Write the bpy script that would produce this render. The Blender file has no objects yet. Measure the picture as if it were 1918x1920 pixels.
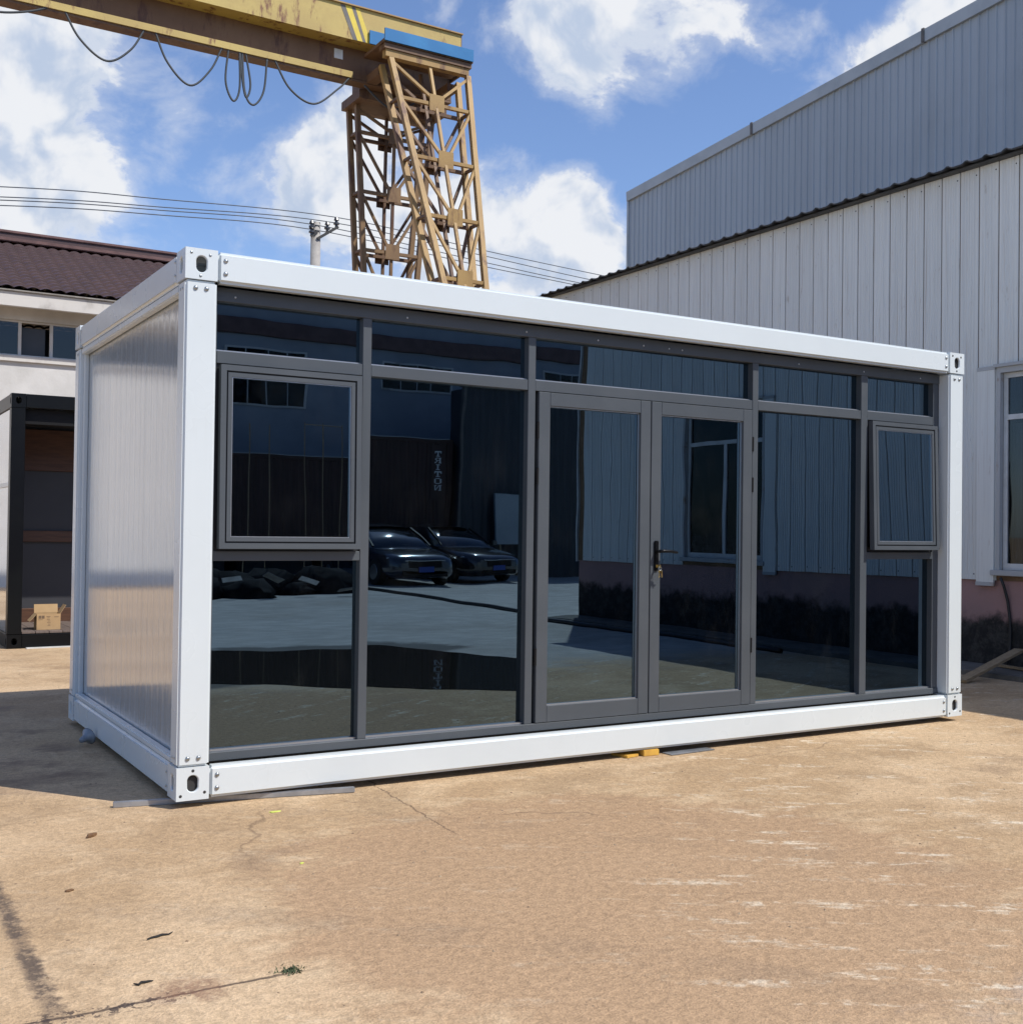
import bpy, bmesh, math, random
from mathutils import Vector, Matrix
random.seed(7)
D = bpy.data
scene = bpy.context.scene
C = scene.collection

# ------------------------------------------------------------------ camera
cam_d = D.cameras.new('camera'); cam = D.objects.new('camera', cam_d); C.objects.link(cam)
cam_d.sensor_fit = 'HORIZONTAL'; cam_d.sensor_width = 36.0
cam_d.lens = 2152.567 / 1918 * 36.0
cam_d.clip_start = 0.05; cam_d.clip_end = 3000
YAW, PITCH, ROLL = 0.5430, 0.0157, 0.0132
fw = Vector((math.sin(YAW)*math.cos(PITCH), math.cos(YAW)*math.cos(PITCH), math.sin(PITCH)))
rt = fw.cross(Vector((0, 0, 1))).normalized(); up = rt.cross(fw)
r2 = rt*math.cos(ROLL) + up*math.sin(ROLL); u2 = up*math.cos(ROLL) - rt*math.sin(ROLL)
mw = Matrix((r2, u2, -fw)).transposed().to_4x4(); mw.translation = Vector((-1.5618, -5.8063, 1.3873))
cam.matrix_world = mw
scene.camera = cam

# ------------------------------------------------------------------ light
SUN_EL = math.radians(51.3)
SUN_AZ = Vector((0.590, -0.807, 0)).normalized()
to_sun = (SUN_AZ*math.cos(SUN_EL) + Vector((0, 0, math.sin(SUN_EL)))).normalized()
sun_d = D.lights.new('sun', 'SUN'); sun = D.objects.new('sun', sun_d); C.objects.link(sun)
sun_d.energy = 5.0; sun_d.angle = math.radians(0.53); sun_d.color = (1.0, 0.95, 0.87)
sun.rotation_euler = (-to_sun).to_track_quat('-Z', 'Y').to_euler(); sun.location = to_sun*60

scene.view_settings.view_transform = 'Standard'
scene.view_settings.look = 'None'
scene.view_settings.exposure = -0.08
scene.view_settings.gamma = 1.0
scene.view_settings.use_curve_mapping = False
cy = scene.cycles
cy.max_bounces = 6; cy.diffuse_bounces = 2; cy.glossy_bounces = 4; cy.transmission_bounces = 2; cy.transparent_max_bounces = 8
cy.caustics_reflective = False; cy.caustics_refractive = False

# ------------------------------------------------------------------ node helpers
class NT:
    def __init__(s, tree):
        s.t = tree; s.n = tree.nodes; s.l = tree.links
    def new(s, typ, **kw):
        n = s.n.new(typ)
        for k, v in kw.items(): setattr(n, k, v)
        return n
    def put(s, sock, v):
        if isinstance(v, bpy.types.NodeSocket): s.l.new(v, sock)
        elif isinstance(v, (tuple, list)):
            if len(v) == 3 and sock.type == 'RGBA': v = (*v, 1)
            sock.default_value = v
        else: sock.default_value = v
    def math(s, op, a, b=None, c=None, clamp=False):
        n = s.new('ShaderNodeMath', operation=op); n.use_clamp = clamp
        s.put(n.inputs[0], a)
        if b is not None: s.put(n.inputs[1], b)
        if c is not None: s.put(n.inputs[2], c)
        return n.outputs[0]
    def vmath(s, op, a, b=None, out=0):
        n = s.new('ShaderNodeVectorMath', operation=op)
        s.put(n.inputs[0], a)
        if b is not None: s.put(n.inputs[1], b)
        return n.outputs[out]
    def mix(s, fac, a, b, mode='MIX'):
        n = s.new('ShaderNodeMix', data_type='RGBA', blend_type=mode)
        s.put(n.inputs[0], fac); s.put(n.inputs[6], a); s.put(n.inputs[7], b)
        return n.outputs[2]
    def noise(s, vec, scale, detail=6, rough=.55, dist=0):
        n = s.new('ShaderNodeTexNoise')
        s.put(n.inputs['Vector'], vec); n.inputs['Scale'].default_value = scale
        n.inputs['Detail'].default_value = detail; n.inputs['Roughness'].default_value = rough
        n.inputs['Distortion'].default_value = dist
        return n.outputs[0]
    def ramp(s, v, lo, hi, a=0.0, b=1.0, smooth=True):
        n = s.new('ShaderNodeMapRange'); n.interpolation_type = 'SMOOTHSTEP' if smooth else 'LINEAR'
        s.put(n.inputs[0], v)
        for i, x in enumerate((lo, hi, a, b)): s.put(n.inputs[i+1], x)
        return n.outputs[0]
    def pos(s): return s.new('ShaderNodeNewGeometry').outputs['Position']
    def sep(s, v):
        n = s.new('ShaderNodeSeparateXYZ'); s.put(n.inputs[0], v); return n.outputs
    def scalev(s, v, k):
        return s.vmath('MULTIPLY', v, k)
    def bump(s, h, strength, dist):
        n = s.new('ShaderNodeBump'); s.put(n.inputs['Strength'], strength); s.put(n.inputs['Distance'], dist); s.put(n.inputs['Height'], h)
        return n.outputs[0]

def new_mat(name):
    m = D.materials.new(name); m.use_nodes = True
    t = NT(m.node_tree)
    b = t.n['Principled BSDF']
    return m, t, b

def pm(name, c1, c2=None, scale=3.0, stretch=(1, 1, 1), rough=.5, metal=0.0, bump=0.0, bscale=60, lo=.35, hi=.7,
       coat=0.0, detail=7, vary=0.0, rough2=None, spec=.5):
    m, t, b = new_mat(name)
    p = t.pos()
    col = None
    if c2 is not None:
        n = t.noise(t.scalev(p, stretch), scale, detail, .6)
        f = t.ramp(n, lo, hi)
        col = t.mix(f, c1, c2)
        if rough2 is not None:
            t.put(b.inputs['Roughness'], t.ramp(n, lo, hi, rough, rough2))
        else: b.inputs['Roughness'].default_value = rough
    else:
        b.inputs['Roughness'].default_value = rough
    if vary:
        oi = t.new('ShaderNodeObjectInfo')
        k = t.ramp(oi.outputs['Random'], 0, 1, 1-vary, 1+vary, False)
        cn = t.new('ShaderNodeCombineColor')
        for i in range(3): t.l.new(k, cn.inputs[i])
        col = t.mix(1.0, col if col is not None else c1, cn.outputs[0], 'MULTIPLY')
    if col is None: b.inputs['Base Color'].default_value = (*c1, 1)
    else: t.l.new(col, b.inputs['Base Color'])
    b.inputs['Metallic'].default_value = metal
    b.inputs['Coat Weight'].default_value = coat
    b.inputs['Coat Roughness'].default_value = 0.08
    b.inputs['Specular IOR Level'].default_value = spec
    if bump:
        h = t.noise(t.scalev(p, stretch), bscale, 4, .6)
        t.l.new(t.bump(h, 1.0, bump), b.inputs['Normal'])
    return m

# ------------------------------------------------------------------ world: sky and clouds
w = D.worlds.new('World'); scene.world = w; w.use_nodes = True
wt = NT(w.node_tree)
bg = wt.n['Background']
sky = wt.new('ShaderNodeTexSky', sky_type='NISHITA')
sky.sun_disc = False; sky.sun_elevation = SUN_EL; sky.sun_rotation = math.atan2(SUN_AZ.x, SUN_AZ.y)
sky.air_density = 1.0; sky.dust_density = 0.6; sky.ozone_density = 2.0; sky.altitude = 0
dv = wt.vmath('NORMALIZE', wt.new('ShaderNodeTexCoord').outputs['Generated'])
dz = wt.sep(dv)[2]
warp = wt.new('ShaderNodeTexNoise'); warp.inputs['Scale'].default_value = 7.0; warp.inputs['Detail'].default_value = 2
wt.l.new(dv, warp.inputs['Vector'])
wv = wt.vmath('SUBTRACT', warp.outputs['Color'], (0.5, 0.5, 0.5))
dw = wt.vmath('ADD', dv, wt.vmath('MULTIPLY', wv, (0.075, 0.075, 0.06)))
# the larger cloud masses of this sky: direction, size, weight
blobs = [((.118, .922, .366), .085, .26), ((.145, .942, .305), .110, .26), ((.15, .955, .260), .10, .14),
         ((.250, .912, .325), .065, .13), ((.352, .885, .305), .095, .25), ((.420, .868, .262), .110, .24),
         ((.495, .775, .395), .055, .20), ((.530, .765, .372), .070, .16), ((.606, .690, .405), .105, .16),
         ((.512, .815, .258), .080, .25), ((.565, .788, .230), .085, .26), ((.700, .605, .370), .05, .18), ((.730, .560, .392), .080, .24),
         ((.320, .870, .392), .11, -.16), ((.205, .925, .305), .035, -.12), ((.500, .803, .318), .055, -.12), ((.600, .735, .310), .080, -.16)]
bias = None
for d_, rad, wgt in blobs:
    dd = Vector(d_).normalized()
    dist = wt.vmath('DISTANCE', dw, tuple(dd), out=1)
    k = wt.ramp(dist, rad*1.25, 0.0, 0.0, wgt)
    bias = k if bias is None else wt.math('ADD', bias, k)
n0 = wt.noise(wt.scalev(dw, (1, 1, 1.3)), 9.0, 7, .60)
so = tuple(to_sun*0.022)
b0 = wt.noise(dw, 22.0, 4, .6)
b1 = wt.noise(wt.vmath('ADD', dw, so), 22.0, 2, .6)
n1 = wt.noise(wt.scalev(wt.vmath('ADD', dw, tuple(to_sun*0.05)), (1, 1, 1.3)), 9.0, 2, .6)
cov = wt.math('ADD', wt.math('ADD', n0, bias), wt.math('MULTIPLY', wt.math('SUBTRACT', b0, .5), .16))
core = wt.ramp(cov, 0.595, 0.72)
veil = wt.ramp(cov, 0.50, 0.72, 0.0, 0.50)
mask = wt.math('MAXIMUM', core, veil)
rel = wt.math('ADD', wt.math('MULTIPLY', wt.math('SUBTRACT', b0, b1), .9), wt.math('MULTIPLY', wt.math('SUBTRACT', n0, n1), .7))
lit = wt.ramp(rel, -0.20, 0.13)
rim = wt.ramp(cov, 0.64, 0.78, 1.0, 0.0)
lit = wt.math('MAXIMUM', lit, wt.math('MULTIPLY', rim, .75))
shade = wt.math('SUBTRACT', 1.0, lit)
cl = wt.mix(shade, (8.2, 8.4, 8.8), (4.9, 5.8, 7.4))
skc = wt.mix(1.0, sky.outputs[0], (1.30, 1.38, 1.62), 'MULTIPLY')
fin = wt.mix(mask, skc, cl)
wt.l.new(fin, bg.inputs[0]); bg.inputs[1].default_value = 0.11
w.cycles.sampling_method = 'NONE'

# ------------------------------------------------------------------ mesh helpers
class MB:
    def __init__(s): s.v = []; s.f = []
    def box(s, x0, x1, y0, y1, z0, z1):
        o = len(s.v)
        s.v += [(x, y, z) for z in (z0, z1) for y in (y0, y1) for x in (x0, x1)]
        s.f += [tuple(o+i for i in q) for q in ((0, 2, 3, 1), (4, 5, 7, 6), (0, 1, 5, 4), (2, 6, 7, 3), (0, 4, 6, 2), (1, 3, 7, 5))]
        return s
    def bar(s, p, q, wx, wy=None, ref=(0, 1, 0)):
        wy = wx if wy is None else wy
        p, q = Vector(p), Vector(q); d = (q-p).normalized()
        a = d.cross(Vector(ref))
        if a.length < 1e-4: a = d.cross(Vector((1, 0, 0)))
        a.normalize(); b = a.cross(d).normalized()
        o = len(s.v)
        for e in (p, q):
            for sa, sb in ((-1, -1), (1, -1), (1, 1), (-1, 1)):
                s.v.append(tuple(e + a*(sa*wx/2) + b*(sb*wy/2)))
        s.f += [(o, o+1, o+2, o+3)[::-1], (o+4, o+5, o+6, o+7)] + [(o+i, o+(i+1) % 4, o+4+(i+1) % 4, o+4+i) for i in range(4)]
        return s
    def tube(s, pts, r, n=8, cap=True):
        pts = [Vector(p) for p in pts]; o = len(s.v); prev = None
        for i, p in enumerate(pts):
            d = (pts[min(i+1, len(pts)-1)] - pts[max(i-1, 0)]).normalized()
            if prev is None:
                a = d.cross(Vector((0, 0, 1)))
                if a.length < .05: a = d.cross(Vector((0, 1, 0)))
            else: a = prev - d*prev.dot(d)
            a.normalize(); prev = a; b = d.cross(a)
            rr = r[i] if isinstance(r, (list, tuple)) else r
            for k in range(n):
                t = 2*math.pi*k/n
                s.v.append(tuple(p + a*math.cos(t)*rr + b*math.sin(t)*rr))
        for i in range(len(pts)-1):
            for k in range(n):
                s.f.append((o+i*n+k, o+i*n+(k+1) % n, o+(i+1)*n+(k+1) % n, o+(i+1)*n+k))
        if cap:
            s.f.append(tuple(o+k for k in range(n))[::-1]); e = o+(len(pts)-1)*n
            s.f.append(tuple(e+k for k in range(n)))
        return s
    def quad(s, *p):
        o = len(s.v); s.v += [tuple(a) for a in p]; s.f.append(tuple(range(o, o+len(p)))); return s
    def mesh(s, name, bevel=0, segs=2, smooth=False):
        me = D.meshes.new(name); me.from_pydata(s.v, [], s.f)
        bm = bmesh.new(); bm.from_mesh(me)
        bmesh.ops.recalc_face_normals(bm, faces=bm.faces)
        if bevel:
            bmesh.ops.bevel(bm, geom=[e for e in bm.edges if len(e.link_faces) == 2 and e.calc_face_angle(0) > .5], offset=bevel, segments=segs, affect='EDGES', clamp_overlap=True)
        bm.to_mesh(me); bm.free()
        if smooth:
            for p in me.polygons: p.use_smooth = True
        return me
    def build(s, name, mat, parent=None, bevel=0, segs=2, smooth=False, **kw):
        me = s.mesh(name, bevel, segs, smooth); me.materials.append(mat)
        return link(name, me, parent, **kw)

def link(name, me, parent=None, loc=None, rot=None, label=None, cat=None, group=None, kind=None):
    o = D.objects.new(name, me); C.objects.link(o)
    if parent is not None: o.parent = parent
    if loc is not None: o.location = loc
    if rot is not None: o.rotation_euler = rot
    if label: o['label'] = label
    if cat: o['category'] = cat
    if group: o['group'] = group
    if kind: o['kind'] = kind
    return o
def thing(name, label, cat, loc=(0, 0, 0), rot=(0, 0, 0), group=None):
    return link(name, None, None, loc, rot, label, cat, group)
def bx(name, mat, parent, x0, x1, y0, y1, z0, z1, bevel=0, segs=2, **kw):
    return MB().box(x0, x1, y0, y1, z0, z1).build(name, mat, parent, bevel, segs, **kw)

GZ = -0.04   # ground level; the white cabin stands on shims, its underside at z = 0

# ------------------------------------------------------------------ materials
M = {}
M['white_plain'] = pm('white_enamel', (.69, .735, .745), (.655, .70, .71), scale=.8, rough=.28, coat=.15, bump=.0004, bscale=3)
def white_mat():
    m, t, b = new_mat('white_painted_steel')
    p = t.pos()
    n = t.noise(p, .9, 4, .6)
    col = t.mix(t.ramp(n, .35, .7), (.655, .71, .73), (.62, .675, .695))
    st = t.noise(t.scalev(p, (9, 9, .7)), 2.0, 5, .65)
    col = t.mix(t.ramp(st, .58, .80, 0, .14), col, (.50, .50, .47))
    sp = t.noise(p, 38, 3, .7)
    col = t.mix(t.math('MULTIPLY', t.ramp(sp, .70, .76, 0, .5), t.ramp(n, .45, .6)), col, (.40, .39, .36))
    t.l.new(col, b.inputs['Base Color'])
    t.put(b.inputs['Roughness'], t.ramp(n, .35, .7, .24, .36))
    b.inputs['Coat Weight'].default_value = .15; b.inputs['Coat Roughness'].default_value = .1
    h = t.math('ADD', t.noise(p, 2.2, 2, .5), t.math('MULTIPLY', t.noise(p, 160, 2, .5), .02))
    t.l.new(t.bump(h, 1.0, .0022), b.inputs['Normal'])
    return m
M['white'] = white_mat()
def panel_mat():
    m, t, b = new_mat('glossy_white_sheet')
    p = t.pos()
    n = t.noise(t.scalev(p, (1, 1, .08)), 18, 4, .6)
    t.l.new(t.mix(t.ramp(n, .3, .7), (.40, .445, .48), (.35, .39, .42)), b.inputs['Base Color'])
    b.inputs['Roughness'].default_value = .08; b.inputs['Coat Weight'].default_value = 1.0; b.inputs['Coat Roughness'].default_value = .05; b.inputs['Specular IOR Level'].default_value = .9
    t.l.new(t.bump(t.noise(t.scalev(p, (1, 1, .03)), 24, 3, .6), 1.0, .0024), b.inputs['Normal'])
    return m
M['panel'] = panel_mat()
M['frame'] = pm('grey_aluminium', (.070, .081, .093), (.083, .094, .106), scale=2, rough=.42, spec=.4)
M['gasket'] = pm('black_rubber', (.012, .012, .014), rough=.5)
M['bead'] = pm('silver_bead', (.55, .57, .60), rough=.3, metal=.8)
M['zinc'] = pm('zinc_steel', (.42, .45, .46), (.30, .32, .33), scale=30, rough=.35, metal=.85)
M['dark_hole'] = pm('dark_hole_shade', (.03, .03, .03), rough=.7)
M['black'] = pm('black_enamel', (.004, .0045, .006), (.006, .007, .008), scale=2, rough=.35, spec=.2)
M['blackmatt'] = pm('black_matt', (.010, .010, .011), rough=.6, spec=.2)
M['interior'] = pm('interior_sheet', (.55, .56, .57), rough=.5)
M['floor'] = pm('vinyl_floor', (.22, .19, .16), (.28, .24, .2), scale=3, rough=.5)
M['brass'] = pm('brass_key', (.62, .47, .2), rough=.3, metal=.9)
M['galv'] = pm('galvanised_tube', (.42, .44, .47), (.30, .32, .35), scale=9, rough=.38, metal=.6)

def glass_mat(name, tint, trans, ior, wave, wscale=1.6):
    m, t, b = new_mat(name); t.n.remove(b)
    p = t.pos()
    oi = t.new('ShaderNodeObjectInfo')
    off = t.vmath('ADD', p, t.vmath('MULTIPLY', oi.outputs['Location'], (3.1, 0, 1.7)))
    h = t.noise(t.scalev(off, (1, 1, .55)), wscale, 2, .45)
    nb = t.bump(h, 1.0, wave)
    fr = t.new('ShaderNodeFresnel'); fr.inputs['IOR'].default_value = ior; t.l.new(nb, fr.inputs['Normal'])
    g = t.new('ShaderNodeBsdfGlossy'); g.inputs['Roughness'].default_value = 0.0; g.inputs['Color'].default_value = (*tint, 1); t.l.new(nb, g.inputs['Normal'])
    tr = t.new('ShaderNodeBsdfTransparent'); tr.inputs['Color'].default_value = (*trans, 1)
    mx = t.new('ShaderNodeMixShader'); t.l.new(fr.outputs[0], mx.inputs[0]); t.l.new(tr.outputs[0], mx.inputs[1]); t.l.new(g.outputs[0], mx.inputs[2])
    # faint dust film
    df = t.new('ShaderNodeBsdfDiffuse'); df.inputs['Color'].default_value = (.35, .36, .36, 1)
    dust = t.ramp(t.noise(t.scalev(p, (1, 1, .5)), 5, 6, .72), .48, .78, .0, .012)
    m2 = t.new('ShaderNodeMixShader'); t.l.new(dust, m2.inputs[0]); t.l.new(mx.outputs[0], m2.inputs[1]); t.l.new(df.outputs[0], m2.inputs[2])
    t.l.new(m2.outputs[0], t.n['Material Output'].inputs['Surface'])
    return m
M['glass'] = glass_mat('tinted_reflective_glass', (.49, .73, .95), (.03, .034, .04), 2.9, .0012)
M['wglass'] = glass_mat('window_glass', (.85, .93, 1.0), (.55, .58, .6), 1.42, .0015)

def ground_mat():
    m, t, b = new_mat('dusty_concrete')
    p = t.pos(); X, Y, Z = t.sep(p)
    big = t.noise(p, .45, 3, .6)
    mid = t.noise(t.scalev(p, (1, 1.6, 1)), 2.2, 6, .68)
    grain = t.noise(p, 110, 2, .7)
    grain2 = t.noise(p, 26, 3, .7)
    col = t.mix(t.ramp(big, .38, .60), (.56, .405, .25), (.43, .295, .17))
    col = t.mix(t.ramp(mid, .45, .75), col, (.57, .42, .265))
    col = t.mix(t.ramp(t.noise(t.scalev(p, (1.3, 1, 1)), 1.1, 5, .68), .50, .66, 0, .65), col, (.35, .24, .14))
    # a browner, smoother trodden area in the middle of the slab
    pd = t.math('ADD', t.vmath('DISTANCE', p, (1.35, -2.1, GZ), out=1), t.math('MULTIPLY', t.math('SUBTRACT', mid, .5), 1.6))
    brown = t.ramp(pd, 1.75, 1.30, 0, .9)
    col = t.mix(brown, col, (.405, .268, .158))
    # oil and water stains
    col = t.mix(t.ramp(t.noise(t.vmath('ADD', p, (11, 3, 0)), .8, 5, .62), .62, .70, 0, .38), col, (.22, .15, .10))
    # faint tyre tracks sweeping through the yard
    rr_ = t.vmath('DISTANCE', p, (-7.0, -9.5, GZ), out=1)
    tr1 = t.ramp(t.math('ABSOLUTE', t.math('SUBTRACT', rr_, 10.35)), .12, .07)
    tr2 = t.ramp(t.math('ABSOLUTE', t.math('SUBTRACT', rr_, 11.85)), .12, .07)
    col = t.mix(t.math('MULTIPLY', t.math('MAXIMUM', tr1, tr2), t.ramp(mid, .42, .62, 0, .30)), col, (.25, .175, .115))
    # pale cement scuffs, long in one direction
    U = t.math('ADD', t.math('MULTIPLY', X, .856), t.math('MULTIPLY', Y, -.517)); V = t.math('ADD', t.math('MULTIPLY', X, .517), t.math('MULTIPLY', Y, .856))
    uv = t.new('ShaderNodeCombineXYZ'); t.l.new(t.math('MULTIPLY', U, 1.1), uv.inputs[0]); t.l.new(t.math('MULTIPLY', V, 4.5), uv.inputs[1])
    sc = t.noise(t.vmath('ADD', uv.outputs[0], (3, 7, 0)), 1.5, 6, .72)
    sc2 = t.ramp(t.noise(p, 16, 2, .7), .40, .62)
    col = t.mix(t.math('MULTIPLY', t.math('MULTIPLY', t.ramp(sc, .53, .66, 0, .95), t.ramp(U, 1.7, 3.0, .25, 1.0)), sc2), col, (.66, .56, .42))
    # grain
    g = t.math('MULTIPLY', t.ramp(grain, .3, .7, .84, 1.13), t.ramp(grain2, .3, .7, .86, 1.12))
    gc = t.new('ShaderNodeCombineColor')
    for i in range(3): t.l.new(g, gc.inputs[i])
    col = t.mix(1.0, col, gc.outputs[0], 'MULTIPLY')
    # dark specks and chips
    vo = t.new('ShaderNodeTexVoronoi'); vo.inputs['Scale'].default_value = 5.0; t.l.new(p, vo.inputs['Vector'])
    spk = t.ramp(t.math('ADD', vo.outputs['Distance'], t.math('MULTIPLY', grain, .08)), .068, .078, 1, 0)
    spk = t.math('MULTIPLY', spk, t.ramp(big, .46, .54))
    col = t.mix(t.math('MULTIPLY', spk, .7), col, (.12, .08, .055))
    # slab joints: dark filled strip and hairline cracks
    wob = t.math('MULTIPLY', t.math('SUBTRACT', grain2, .5), .07)
    wob2 = t.math('MULTIPLY', t.math('SUBTRACT', t.noise(p, 5, 4, .7), .5), .05)
    def rng(v, a, b_, s=.06):
        return t.math('MULTIPLY', t.ramp(v, a-s, a+s), t.ramp(v, b_+s, b_-s))
    patch = t.ramp(t.noise(p, 12, 4, .75), .40, .55)
    d1 = t.math('ABSOLUTE', t.math('ADD', t.math('ADD', X, .945), wob))
    s1 = t.math('MULTIPLY', t.math('MULTIPLY', t.ramp(d1, .048, .012), rng(Y, -2.27, -.72)), t.math('MULTIPLY_ADD', patch, .5, .42))
    col = t.mix(s1, col, (.10, .075, .06))
    d2 = t.math('ABSOLUTE', t.math('ADD', t.math('ADD', Y, 2.29), wob2))
    s2 = t.math('MULTIPLY', t.ramp(d2, .012, .003), rng(X, -3.0, -.2, .15))
    col = t.mix(t.math('MULTIPLY', s2, .85), col, (.07, .05, .04))
    s3 = t.math('MULTIPLY', t.math('MULTIPLY', t.ramp(d2, .075, .02), rng(X, -1.02, -.55)), t.ramp(grain2, .52, .58))
    col = t.mix(t.math('MULTIPLY', s3, .9), col, (.06, .045, .04))
    d4 = t.math('ABSOLUTE', t.math('ADD', t.math('SUBTRACT', X, t.math('MULTIPLY_ADD', Y, .088, 1.115)), t.math('MULTIPLY', wob2, 2.5)))
    s4 = t.math('MULTIPLY', t.ramp(d4, .009, .002), rng(Y, -1.05, .2))
    col = t.mix(t.math('MULTIPLY', s4, .75), col, (.13, .09, .06))
    # wandering shrinkage cracks
    ve = t.new('ShaderNodeTexVoronoi', feature='DISTANCE_TO_EDGE'); ve.inputs['Scale'].default_value = .38
    wn_ = t.new('ShaderNodeTexNoise'); wn_.inputs['Scale'].default_value = 2.4; wn_.inputs['Detail'].default_value = 5; t.l.new(p, wn_.inputs['Vector'])
    t.l.new(t.vmath('ADD', t.vmath('ADD', p, (1.7, .6, 0)), t.vmath('MULTIPLY', wn_.outputs['Color'], (.5, .5, 0))), ve.inputs['Vector'])
    s7 = t.math('MULTIPLY', t.ramp(ve.outputs['Distance'], .0032, .0008), t.ramp(t.noise(p, .8, 2, .5), .52, .60, 0, .45))
    col = t.mix(s7, col, (.13, .085, .055))
    # rust-brown seep beside the crack
    s5 = t.math('MULTIPLY', t.ramp(t.math('ADD', t.vmath('DISTANCE', p, (-.56, -2.27, GZ), out=1), t.math('MULTIPLY', wob, 2)), .17, .03, 0, .6), patch)
    col = t.mix(s5, col, (.20, .10, .065))
    # darker brown ground along the cabin's left side
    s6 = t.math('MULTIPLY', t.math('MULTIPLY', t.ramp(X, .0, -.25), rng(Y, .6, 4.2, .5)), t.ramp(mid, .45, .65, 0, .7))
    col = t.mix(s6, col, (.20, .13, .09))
    # out in the yard the dust thins out to bare pale concrete
    yard = t.ramp(t.math('ADD', Y, t.math('MULTIPLY', t.math('SUBTRACT', mid, .5), 3.0)), -3.4, -5.2)
    pale = t.mix(t.ramp(mid, .35, .7), (.40, .42, .42), (.56, .57, .56))
    col = t.mix(t.math('MULTIPLY', yard, .75), col, t.mix(t.ramp(big, .4, .7, 0, .4), pale, (.33, .31, .28)))
    # wet concrete round the puddle
    dmp = t.vmath('DISTANCE', t.scalev(p, (1, 1.15, 1)), (2.7, -4.9*1.15, GZ), out=1)
    dmp = t.ramp(t.math('ADD', dmp, t.math('MULTIPLY', t.math('SUBTRACT', mid, .5), .9)), 3.0, 2.6)
    dmp = t.math('MULTIPLY', dmp, t.math('MULTIPLY', t.ramp(t.math('MULTIPLY_ADD', X, .556, Y), -2.95, -3.20), t.ramp(t.math('MULTIPLY_ADD', X, -.695, Y), -4.80, -5.05)))
    col = t.mix(t.math('MULTIPLY', dmp, .8), col, (.085, .078, .07))
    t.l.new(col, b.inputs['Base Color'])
    b.inputs['Roughness'].default_value = .92; b.inputs['Specular IOR Level'].default_value = .25
    h = t.math('ADD', t.math('MULTIPLY', grain, .6), grain2)
    t.l.new(t.bump(h, 1.0, .007), b.inputs['Normal'])
    return m
M['ground'] = ground_mat()

def clad_mat(name, c1, c2, cr, streak):
    m, t, b = new_mat(name)
    p = t.pos(); X, Y, Z = t.sep(p)
    oi = t.new('ShaderNodeObjectInfo')
    n = t.noise(t.scalev(p, (1, 6, .12)), 5, 6, .6)
    col = t.mix(t.ramp(n, .3, .7), c1, c2)
    n2 = t.noise(t.scalev(p, (1, 22, .25)), 3, 6, .65)
    col = t.mix(t.ramp(n2, .56, .74, 0, streak), col, cr)
    col = t.mix(t.math('MULTIPLY', t.ramp(t.noise(t.scalev(p, (1, 9, 2)), 1.3, 5, .7), .60, .74), streak*.8), col, (cr[0]*.9, cr[1]*.9, cr[2]*.9))
    n3 = t.noise(p, .5, 5, .6)
    col = t.mix(t.ramp(n3, .5, .75, 0, .25), col, (c1[0]*.7, c1[1]*.68, c1[2]*.64))
    k = t.ramp(oi.outputs['Random'], 0, 1, .95, 1.04, False)
    cn = t.new('ShaderNodeCombineColor')
    for i in range(3): t.l.new(k, cn.inputs[i])
    col = t.mix(1.0, col, cn.outputs[0], 'MULTIPLY')
    t.l.new(col, b.inputs['Base Color']); b.inputs['Roughness'].default_value = .5
    t.l.new(t.bump(t.noise(t.scalev(p, (1, 40, .05)), 3, 2, .5), 1.0, .001), b.inputs['Normal'])
    return m
M['clad'] = clad_mat('weathered_white_cladding', (.77, .78, .745), (.69, .705, .68), (.36, .24, .15), .55)
M['hall'] = clad_mat('grey_steel_sheet', (.43, .48, .52), (.395, .445, .485), (.26, .26, .26), .15)
M['flash'] = pm('grey_flashing', (.46, .50, .52), (.38, .42, .44), scale=1.5, rough=.5)
M['rustback'] = pm('rusty_backing', (.17, .105, .06), (.26, .16, .09), scale=6, rough=.9)
M['rust'] = pm('rust_stained_trim', (.45, .46, .46), (.30, .17, .09), scale=4, rough=.7, lo=.56, hi=.72)
M['roofdark'] = pm('dark_corrugated_roof', (.03, .031, .034), (.06, .058, .055), scale=4, rough=.55)
def plinth_mat():
    m, t, b = new_mat('mouldy_pink_render')
    p = t.pos(); X, Y, Z = t.sep(p)
    n = t.noise(t.scalev(p, (1, 1, 1)), 3.0, 7, .65)
    pink = t.mix(t.ramp(t.noise(p, 1.5, 6, .6), .35, .7), (.40, .235, .22), (.33, .21, .195))
    edge = t.math('ADD', Z, t.math('MULTIPLY', t.math('SUBTRACT', n, .5), .55))
    mould = t.ramp(edge, .62, .46)
    c = t.mix(mould, pink, t.mix(t.ramp(t.noise(p, 9, 6, .75), .4, .68), (.014, .013, .012), (.055, .05, .044)))
    t.l.new(c, b.inputs['Base Color']); b.inputs['Roughness'].default_value = .9
    t.l.new(t.bump(t.noise(p, 40, 5, .6), 1.0, .004), b.inputs['Normal'])
    return m
M['plinth'] = plinth_mat()
M['concrete'] = pm('old_concrete', (.33, .31, .28), (.22, .20, .18), scale=4, rough=.9, bump=.004, bscale=40)
M['apron'] = pm('mouldy_apron', (.16, .145, .125), (.09, .082, .072), scale=3, rough=.9, bump=.004, bscale=40)
M['winframe'] = pm('white_window_frame', (.66, .67, .66), (.54, .54, .52), scale=5, rough=.5)
M['curtain'] = pm('pale_curtain', (.38, .41, .46), (.26, .29, .35), scale=7, stretch=(1, 3, .15), rough=.9)
M['darkroom'] = pm('dark_room', (.03, .03, .032), rough=.9)
M['wood'] = pm('weathered_plank', (.36, .26, .15), (.24, .17, .10), scale=6, stretch=(1, 8, 8), rough=.8, bump=.002)
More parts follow.
